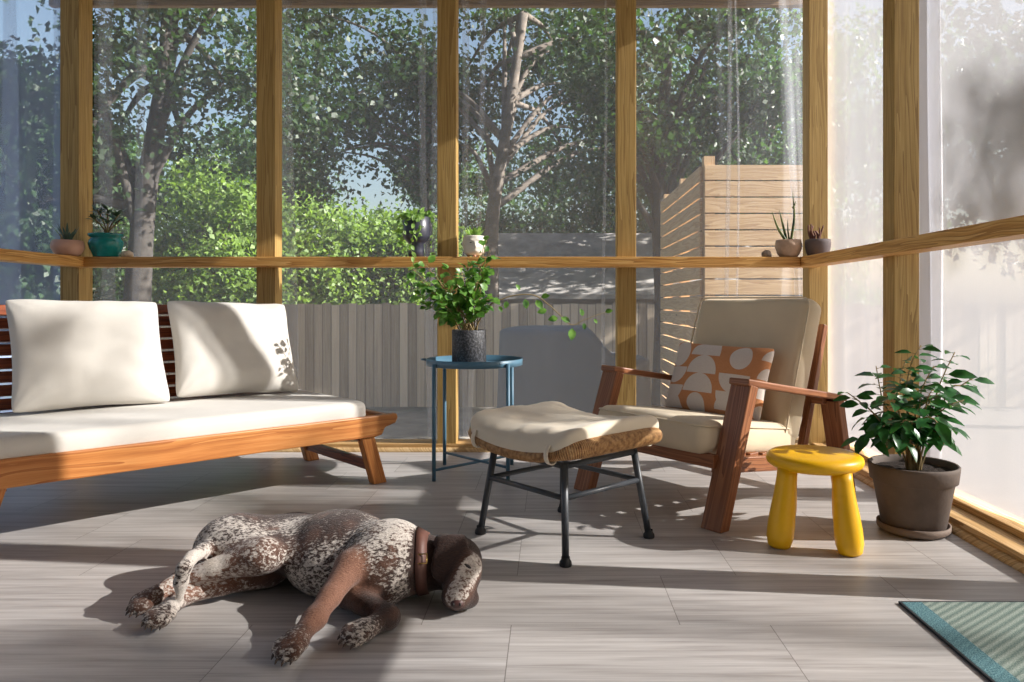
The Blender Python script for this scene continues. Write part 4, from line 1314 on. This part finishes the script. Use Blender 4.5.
# buckle on the camera side of the collar
kb = min(range(nC), key=lambda k: (rs[1][k] - V((-.325, 1.80, .12))).length)
bp = (rs[1][kb] + rs[2][kb]) / 2; bd = (bp - V(tuple(cc))).normalized(); bt = (rs[1][(kb + 1) % nC] - rs[1][kb - 1]).normalized(); bx_ = bd.cross(bt).normalized()
q = [bp + bd * .003 + bt * a_ * .011 + bx_ * b_ * .015 for a_, b_ in ((-1, -1), (1, -1), (1, 1), (-1, 1))]
bkl = MB().tube(q, .0022, 8, closed=True)
bkl.v = [tuple(V(p) + off) for p in bkl.v]
bkl.build('buckle', M['brass'], collar)
def surf(p, d):
    """walk from p along d to the skin"""
    p, d = np.array(p, float), np.array(d, float); d /= np.linalg.norm(d)
    for _ in range(300):
        if sdf_at(p) > 0: break
        p = p + d * .001
    return V(tuple(p))
# nose leather with nostrils
npnt = surf(mz1 + [-.002, .004, .0], (.06, -.9, -.22))
nmb = MB().ball(npnt + V((0, .006, 0)), (.017, .0125, .013), 16)
dpart(nmb, 'nose', M['nose'], label='dark pink nose')
for sx in (-1, 1):
    dpart(MB().ball(npnt + V((sx * .008, -.0045, .001)), (.0035, .003, .0045), 10), 'nostril', M['eye'])
epnt = surf(sk + [.01, -.02, .005], (.036, -.075, .022)) + V((.003, -.003, .002))
dpart(MB().ball(epnt - V((.002, -.003, .003)), (.013, .007, .0032), 12, Matrix.Rotation(.6, 3, 'Y')), 'eye', M['eye'], label='closed dark eyelid')
for p, d in CL:
    p, d = V(tuple(p)), V(tuple(d)).normalized()
    dpart(MB().tube([p - d * .003, p + d * .005, p + d * .010 - V((0, 0, .002))], [.0035, .003, .0008], 7), 'claw', M['claw'])


# ================================================================== OUTSIDE
gr = MB()
gr.sheet(lambda u, v: V((-45 + 90 * u, YB + .3 + 70 * v * v, GZ - .03 + .03 * mnoise.noise(V((u * 30, v * 30, 0))))), 40, 40)
gs = MB()
gs.sheet(lambda u, v: V((XR + .3 + 40 * u, -12 + (YB + 12.3 + 16) * v, GZ + .012)), 20, 20)
gs.sheet(lambda u, v: V((XL - .3 - 40 * (1 - u), -12 + (YB + 12.3) * v, GZ + .012)), 20, 20)
tag(gs.build('ground', M['mulch']), 'dark mulch ground beside the porch', 'ground', kind='structure')
tag(gr.build('ground', M['ground']), 'pale gravel yard outside the porch', 'ground', kind='structure')

# grey board fence across the yard
FY = 12.5
fe = empty('fence', (0, FY, GZ), 0, 'weathered grey vertical board fence across the yard', 'fence')
fb = MB(); x = -9.0
while x < 9.5:
    h = 1.80 + random.uniform(-.02, .02)
    o_ = random.uniform(-.008, .008); fb.b2((x, -.012 + o_, .04), (x + .144, .012 + o_, h)); x += .146
fb.build('board_panel', M['fence'], fe)
for z in (.35, 1.45):
    MB().b2((-9, .012, z), (9.5, .05, z + .09)).build('fence_rail', M['fence'], fe)
for i in range(9):
    MB().b2((-8.9 + i * 2.3, .05, 0), (-8.8 + i * 2.3, .15, 1.75)).build('fence_post', M['fence'], fe)

# horizontal slat privacy screen, two wings
ps = empty('privacy_screen', (1.27, 6.0, GZ), 0, 'pale horizontal slat privacy screen standing outside behind the armchair', 'screen')
sa, sb = MB(), MB()
for i in range(21):
    z = .128 + i * .1345
    sa.b2((.0, -.0125, z), (1.03, .0125, z + .122))
    sb.b2((-.03, .05, z), (-.005, 2.2, z + .122))
sa.build('front_slats', M['screenwood'], ps, bevel=.002); sb.build('return_slats', M['screenwood'], ps, bevel=.002)
for x, y in ((.0, .02), (.93, .02), (.0, 1.1), (.0, 2.1)):
    MB().b2((x, y, 0), (x + .09, y + .09, 3.02)).build('screen_post', M['screenwood'], ps)

# tarp-covered garden furniture
def tarpf(u, v):
    a_ = 2 * PI * u; c_, s_ = math.cos(a_), math.sin(a_)
    k = (abs(c_) ** 5 + abs(s_) ** 5) ** -.2
    if v < .45: r, zt, q = v / .45, 1.0, 0
    else:
        q = (v - .45) / .55; r, zt = 1 + .05 * q + .02 * math.sin(a_ * 9) * q, 1 - q
    x, y = c_ * k * r * .80, s_ * k * r * .5
    t_ = max(0, min(1, (x - .10) / .36)); top = 1.56 - .31 * t_ * t_ * (3 - 2 * t_)
    return V((x, y, max(0, top * zt - (.04 * r ** 6 if v < .45 else .04 * zt))))
tc = empty('covered_furniture', (.26, 8.0, GZ), 0, 'garden furniture under a smooth grey cover outside, behind the blue table', 'cover')
MB().sheet(tarpf, 72, 44, wrap=True).build('cover', M['tarp'], tc)

# neighbour's shed with a low roof
sh = empty('shed', (1.4, 17, GZ), 0, 'low grey roofed shed beyond the fence', 'shed')
MB().b2((-2.6, -1.6, 0), (3.4, 1.6, 2.0)).build('walls', M['siding'], sh)
rfm = MB()
rfm.prism([(-2.1, 1.9), (0, 3.33), (2.1, 1.9), (2.1, 2.0), (0, 3.45), (-2.1, 2.0)], (-2.8, 0, 0), (0, 1, 0), (0, 0, 1), (1, 0, 0), 6.5)
rfm.build('roof', M['roof'], sh)

# ---------------------------------------------------------------- trees
def leaves(name, clusters, per, sig, size, m, parent, seed):
    """clusters: n x 3; leaf quads folded along the midrib"""
    r = np.random.default_rng(seed)
    C_ = np.repeat(np.array(clusters), per, 0); n = len(C_)
    g_ = r.normal(size=(n, 3)); p = C_ + g_ * np.array([sig, sig, sig * .62])
    d = r.normal(size=(n, 3)); d[:, 2] -= .35; d /= np.linalg.norm(d, axis=1)[:, None]
    nr = r.normal(size=(n, 3)) * .8; nr[:, 2] += .9; nr -= d * (nr * d).sum(1)[:, None]; nr /= np.linalg.norm(nr, axis=1)[:, None] + 1e-9
    s_ = np.cross(d, nr); L = size * r.uniform(.6, 1.3, (n, 1)); W = L * .36
    base, tip = p, p + d * L - nr * L * .15
    mid = p + d * L * .5
    a_, b_ = mid + s_ * W + nr * W * .25, mid - s_ * W + nr * W * .25
    vs = np.stack([base, a_, tip, b_], 1).reshape(-1, 3).astype(np.float32)
    me = bpy.data.meshes.new(name)
    me.vertices.add(n * 4); me.vertices.foreach_set('co', vs.ravel())
    me.loops.add(n * 4); me.loops.foreach_set('vertex_index', np.arange(n * 4, dtype=np.int32))
    me.polygons.add(n); me.polygons.foreach_set('loop_start', np.arange(0, n * 4, 4, dtype=np.int32))
    me.update(calc_edges=True); me.materials.append(m)
    o = bpy.data.objects.new(name, me); return link(o, parent)
def tree(name, loc, label, trunk, blobs, ncl, per, sig, size, m, seed, r0=.2, limbs=14, cat='tree', group=None, bark='bark'):
    """trunk: list of (dx,dy,z); blobs: ellipsoids (cx,cy,cz,rx,ry,rz) the crown fills"""
    r = random.Random(seed); t = empty(name, (loc[0], loc[1], GZ), 0, label, cat, group)
    cl = []
    tot = sum(b[3] * b[4] * b[5] for b in blobs)
    for b in blobs:
        for _ in range(max(2, int(ncl * b[3] * b[4] * b[5] / tot))):
            while True:
                q = V((r.uniform(-1, 1), r.uniform(-1, 1), r.uniform(-1, 1)))
                if .15 < q.length < 1: break
            q = q * (.55 + .45 * q.length) / max(q.length, .5) * q.length ** .4 if q.length > 0 else q
            cl.append((b[0] + q.x * b[3], b[1] + q.y * b[4], b[2] + q.z * b[5]))
    tm = MB()
    if trunk:
        P_ = smooth_path([V(p) for p in trunk], 6); n = len(P_)
        tm.tube(P_, [r0 * (1 - .6 * i / n) for i in range(n)], 12)
        for k in range(limbs):
            e = V(cl[r.randrange(len(cl))]); i = r.randrange(n // 2, n); s_ = P_[i]
            m_ = s_.lerp(e, .5) + V((0, 0, .12 * (e - s_).length))
            Q = smooth_path([s_, m_, e], 5); tm.tube(Q, [max(.012, r0 * .38 * (1 - .85 * j / len(Q))) for j in range(len(Q))], 6)
        tm.build('trunk', M[bark], t)
    leaves('crown', cl, int(per * 2.0), sig, size * .72, m, t, seed)
    return t
def tx(px, y): return (px - CX) * y / F
def tz_(py, y): return CH - (py - CY) * y / F - GZ       # height above the yard

D, Mi, Li = M['tree_shaded'], M['tree_mid'], M['tree_light']
# forked tree behind the second pane
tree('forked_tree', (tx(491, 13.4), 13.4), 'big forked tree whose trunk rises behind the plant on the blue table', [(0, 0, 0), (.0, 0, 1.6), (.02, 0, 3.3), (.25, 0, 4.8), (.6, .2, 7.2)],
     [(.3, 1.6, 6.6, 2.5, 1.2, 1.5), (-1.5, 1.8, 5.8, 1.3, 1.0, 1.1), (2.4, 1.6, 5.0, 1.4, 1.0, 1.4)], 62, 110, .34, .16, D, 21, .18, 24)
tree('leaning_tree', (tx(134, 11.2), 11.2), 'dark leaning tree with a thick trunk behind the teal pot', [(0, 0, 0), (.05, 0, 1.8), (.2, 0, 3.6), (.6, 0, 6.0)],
     [(.4, 0, 6.0, 2.2, 1.4, 1.5), (1.6, .4, 4.6, 1.2, 1.0, .9), (-1.2, 0, 4.2, 1.4, 1.2, 1.6)], 56, 110, .32, .15, D, 22, .24, 20, bark='bark_shaded')
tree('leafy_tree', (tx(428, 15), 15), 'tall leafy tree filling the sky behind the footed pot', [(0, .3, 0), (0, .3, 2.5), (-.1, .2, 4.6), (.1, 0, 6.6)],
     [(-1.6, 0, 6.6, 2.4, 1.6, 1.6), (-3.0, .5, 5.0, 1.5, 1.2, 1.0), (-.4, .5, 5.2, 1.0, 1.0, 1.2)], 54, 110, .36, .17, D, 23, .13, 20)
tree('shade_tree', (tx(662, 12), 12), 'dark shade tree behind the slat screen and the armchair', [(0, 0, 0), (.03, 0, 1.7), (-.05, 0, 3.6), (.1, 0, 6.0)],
     [(0, 0, 5.6, 2.0, 1.5, 1.8), (1.5, .3, 4.8, 1.5, 1.2, 1.5), (-1.2, .2, 5.0, 1.0, 1.0, 1.3)], 58, 110, .32, .15, D, 24, .19, 20, bark='bark_shaded')
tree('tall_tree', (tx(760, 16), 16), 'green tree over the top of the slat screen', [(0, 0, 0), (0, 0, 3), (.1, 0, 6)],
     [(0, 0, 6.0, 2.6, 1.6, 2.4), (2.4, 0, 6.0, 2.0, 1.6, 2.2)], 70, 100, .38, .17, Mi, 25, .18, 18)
# bright sunlit thicket on the far left and dark mass behind the shed
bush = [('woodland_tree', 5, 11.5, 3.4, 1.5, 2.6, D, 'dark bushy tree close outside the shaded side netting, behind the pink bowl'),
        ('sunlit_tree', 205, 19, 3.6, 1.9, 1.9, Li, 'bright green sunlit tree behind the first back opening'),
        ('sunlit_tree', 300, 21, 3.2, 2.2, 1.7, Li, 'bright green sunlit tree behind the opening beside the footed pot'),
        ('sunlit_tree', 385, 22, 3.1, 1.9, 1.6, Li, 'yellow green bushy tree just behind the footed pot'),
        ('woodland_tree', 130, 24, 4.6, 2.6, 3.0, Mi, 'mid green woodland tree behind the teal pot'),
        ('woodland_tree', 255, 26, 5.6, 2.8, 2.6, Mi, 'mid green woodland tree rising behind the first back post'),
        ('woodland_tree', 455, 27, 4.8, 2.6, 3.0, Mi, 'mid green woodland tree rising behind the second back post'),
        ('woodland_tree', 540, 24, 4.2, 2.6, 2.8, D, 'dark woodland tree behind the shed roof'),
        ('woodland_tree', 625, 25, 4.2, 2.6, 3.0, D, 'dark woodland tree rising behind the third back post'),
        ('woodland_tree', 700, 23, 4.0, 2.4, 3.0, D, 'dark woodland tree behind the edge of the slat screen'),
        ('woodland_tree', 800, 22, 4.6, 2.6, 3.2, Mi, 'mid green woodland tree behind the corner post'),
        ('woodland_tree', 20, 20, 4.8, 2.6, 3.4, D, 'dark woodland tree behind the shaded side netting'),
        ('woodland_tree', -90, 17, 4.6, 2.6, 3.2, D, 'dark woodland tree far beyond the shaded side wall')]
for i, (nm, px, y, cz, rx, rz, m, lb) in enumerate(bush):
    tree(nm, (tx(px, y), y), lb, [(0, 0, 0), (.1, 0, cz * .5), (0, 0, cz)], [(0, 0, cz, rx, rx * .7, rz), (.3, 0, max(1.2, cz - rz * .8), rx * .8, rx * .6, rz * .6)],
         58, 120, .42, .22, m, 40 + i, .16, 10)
# shrubs along the fence foot line, and trees standing to the sunny side
side = [('side_tree', 7.4, 10.5, 4.4, 2.0, 2.2, D, 'dark tree standing outside the sunlit side wall, seen dimly through the bright netting'),
        ('side_tree', 11.5, 14.0, 4.6, 2.8, 3.0, D, 'far dark tree outside the sunlit side wall')]
for i, (nm, x, y, cz, rx, rz, m, lb) in enumerate(side):
    tree(nm, (x, y), lb, [(0, 0, 0), (.1, 0, cz * .5), (0, 0, cz)], [(0, 0, cz, rx, rx, rz)], 52, 120, .38, .2, m, 70 + i, .18, 12)
# the tree whose branches dapple the porch floor
#SHADE#
aims = [((-1.05, 1.47, 0), 7.2), ((-.72, 1.44, 0), 6.9), ((-.95, 1.36, 0), 7.4),
        ((1.445, 2.44, 1.30), 5.6), ((1.445, 2.33, 1.16), 5.0),
        ((-1.55, 2.62, .66), 7.4)]
sdv = V((1, -.11, 0)).normalized() * math.cos(math.radians(29.0)) + V((0, 0, math.sin(math.radians(29.0))))
cl = [tuple(V(p) + sdv * (t * 2.3) - V((14.0, .4, GZ))) for p, t in aims]
t = empty('dapple_tree', (14.0, .4, GZ), 0, 'slim sparse tree standing outside the sunlit side wall beyond the picture', 'tree')
tm = MB(); P_ = smooth_path([V((1.2, -1.0, 0)), V((1.0, -.9, 4.0)), V((.6, -.5, 6.6)), V((.3, -.2, 9.4))], 6)
tm.tube(P_, [.07 * (1 - .7 * i / len(P_)) for i in range(len(P_))], 10)
for c in cl:
    s_ = P_[min(len(P_) - 3, max(4, int(len(P_) * (c[2] - 2.0) / 9.4)))]
    Q = smooth_path([s_, s_.lerp(V(c), .5) + V((0, 0, .1)), V(c)], 4); tm.tube(Q, [.018 * (1 - .7 * j / len(Q)) for j in range(len(Q))], 6)
tm.build('trunk', M['bark'], t)
leaves('crown', cl, 90, .15, .11, M['tree_mid'], t, 91)


# ================================================================== LIGHT, SKY, CAMERA
SUN_EL, SUN_DX = math.radians(29.0), V((1, -.11, 0)).normalized()
sd = SUN_DX * math.cos(SUN_EL) + V((0, 0, math.sin(SUN_EL)))
sun = bpy.data.lights.new('sun', 'SUN'); sun.energy = 29; sun.angle = math.radians(.55); sun.color = (1, .96, .91)
so_ = bpy.data.objects.new('sun', sun); link(so_)
so_.rotation_euler = sd.to_track_quat('Z', 'Y').to_euler(); so_.location = sd * 20
w = bpy.data.worlds.new('sky'); S.world = w; w.use_nodes = True
nt = w.node_tree; nt.nodes.clear()
sky = nt.nodes.new('ShaderNodeTexSky'); sky.sky_type = 'NISHITA'; sky.sun_disc = False
sky.sun_elevation = SUN_EL; sky.sun_rotation = math.atan2(sd.x, sd.y); sky.air_density = 1.2; sky.dust_density = 2.5; sky.ozone_density = 1.0
bg = nt.nodes.new('ShaderNodeBackground'); bg.inputs[1].default_value = .22
wo = nt.nodes.new('ShaderNodeOutputWorld')
nt.links.new(sky.outputs[0], bg.inputs[0]); nt.links.new(bg.outputs[0], wo.inputs[0])

cam = bpy.data.cameras.new('camera'); cam.sensor_width = 36; cam.lens = F / 1024 * 36
cam.shift_x = -(CX - 512) / 1024; cam.shift_y = -(341 - CY) / 1024
cam.clip_start = .05; cam.clip_end = 400
co_ = bpy.data.objects.new('camera', cam); link(co_); co_.location = (0, 0, CH); co_.rotation_euler = (PI / 2, 0, 0)
S.camera = co_
S.view_settings.view_transform = 'Standard'; S.view_settings.look = 'None'
S.view_settings.exposure = 0.0; S.view_settings.gamma = 1; S.view_settings.use_curve_mapping = False
cy = S.cycles
cy.max_bounces = 8; cy.diffuse_bounces = 4; cy.transparent_max_bounces = 24; cy.use_denoising = True
cy.sample_clamp_indirect = 8
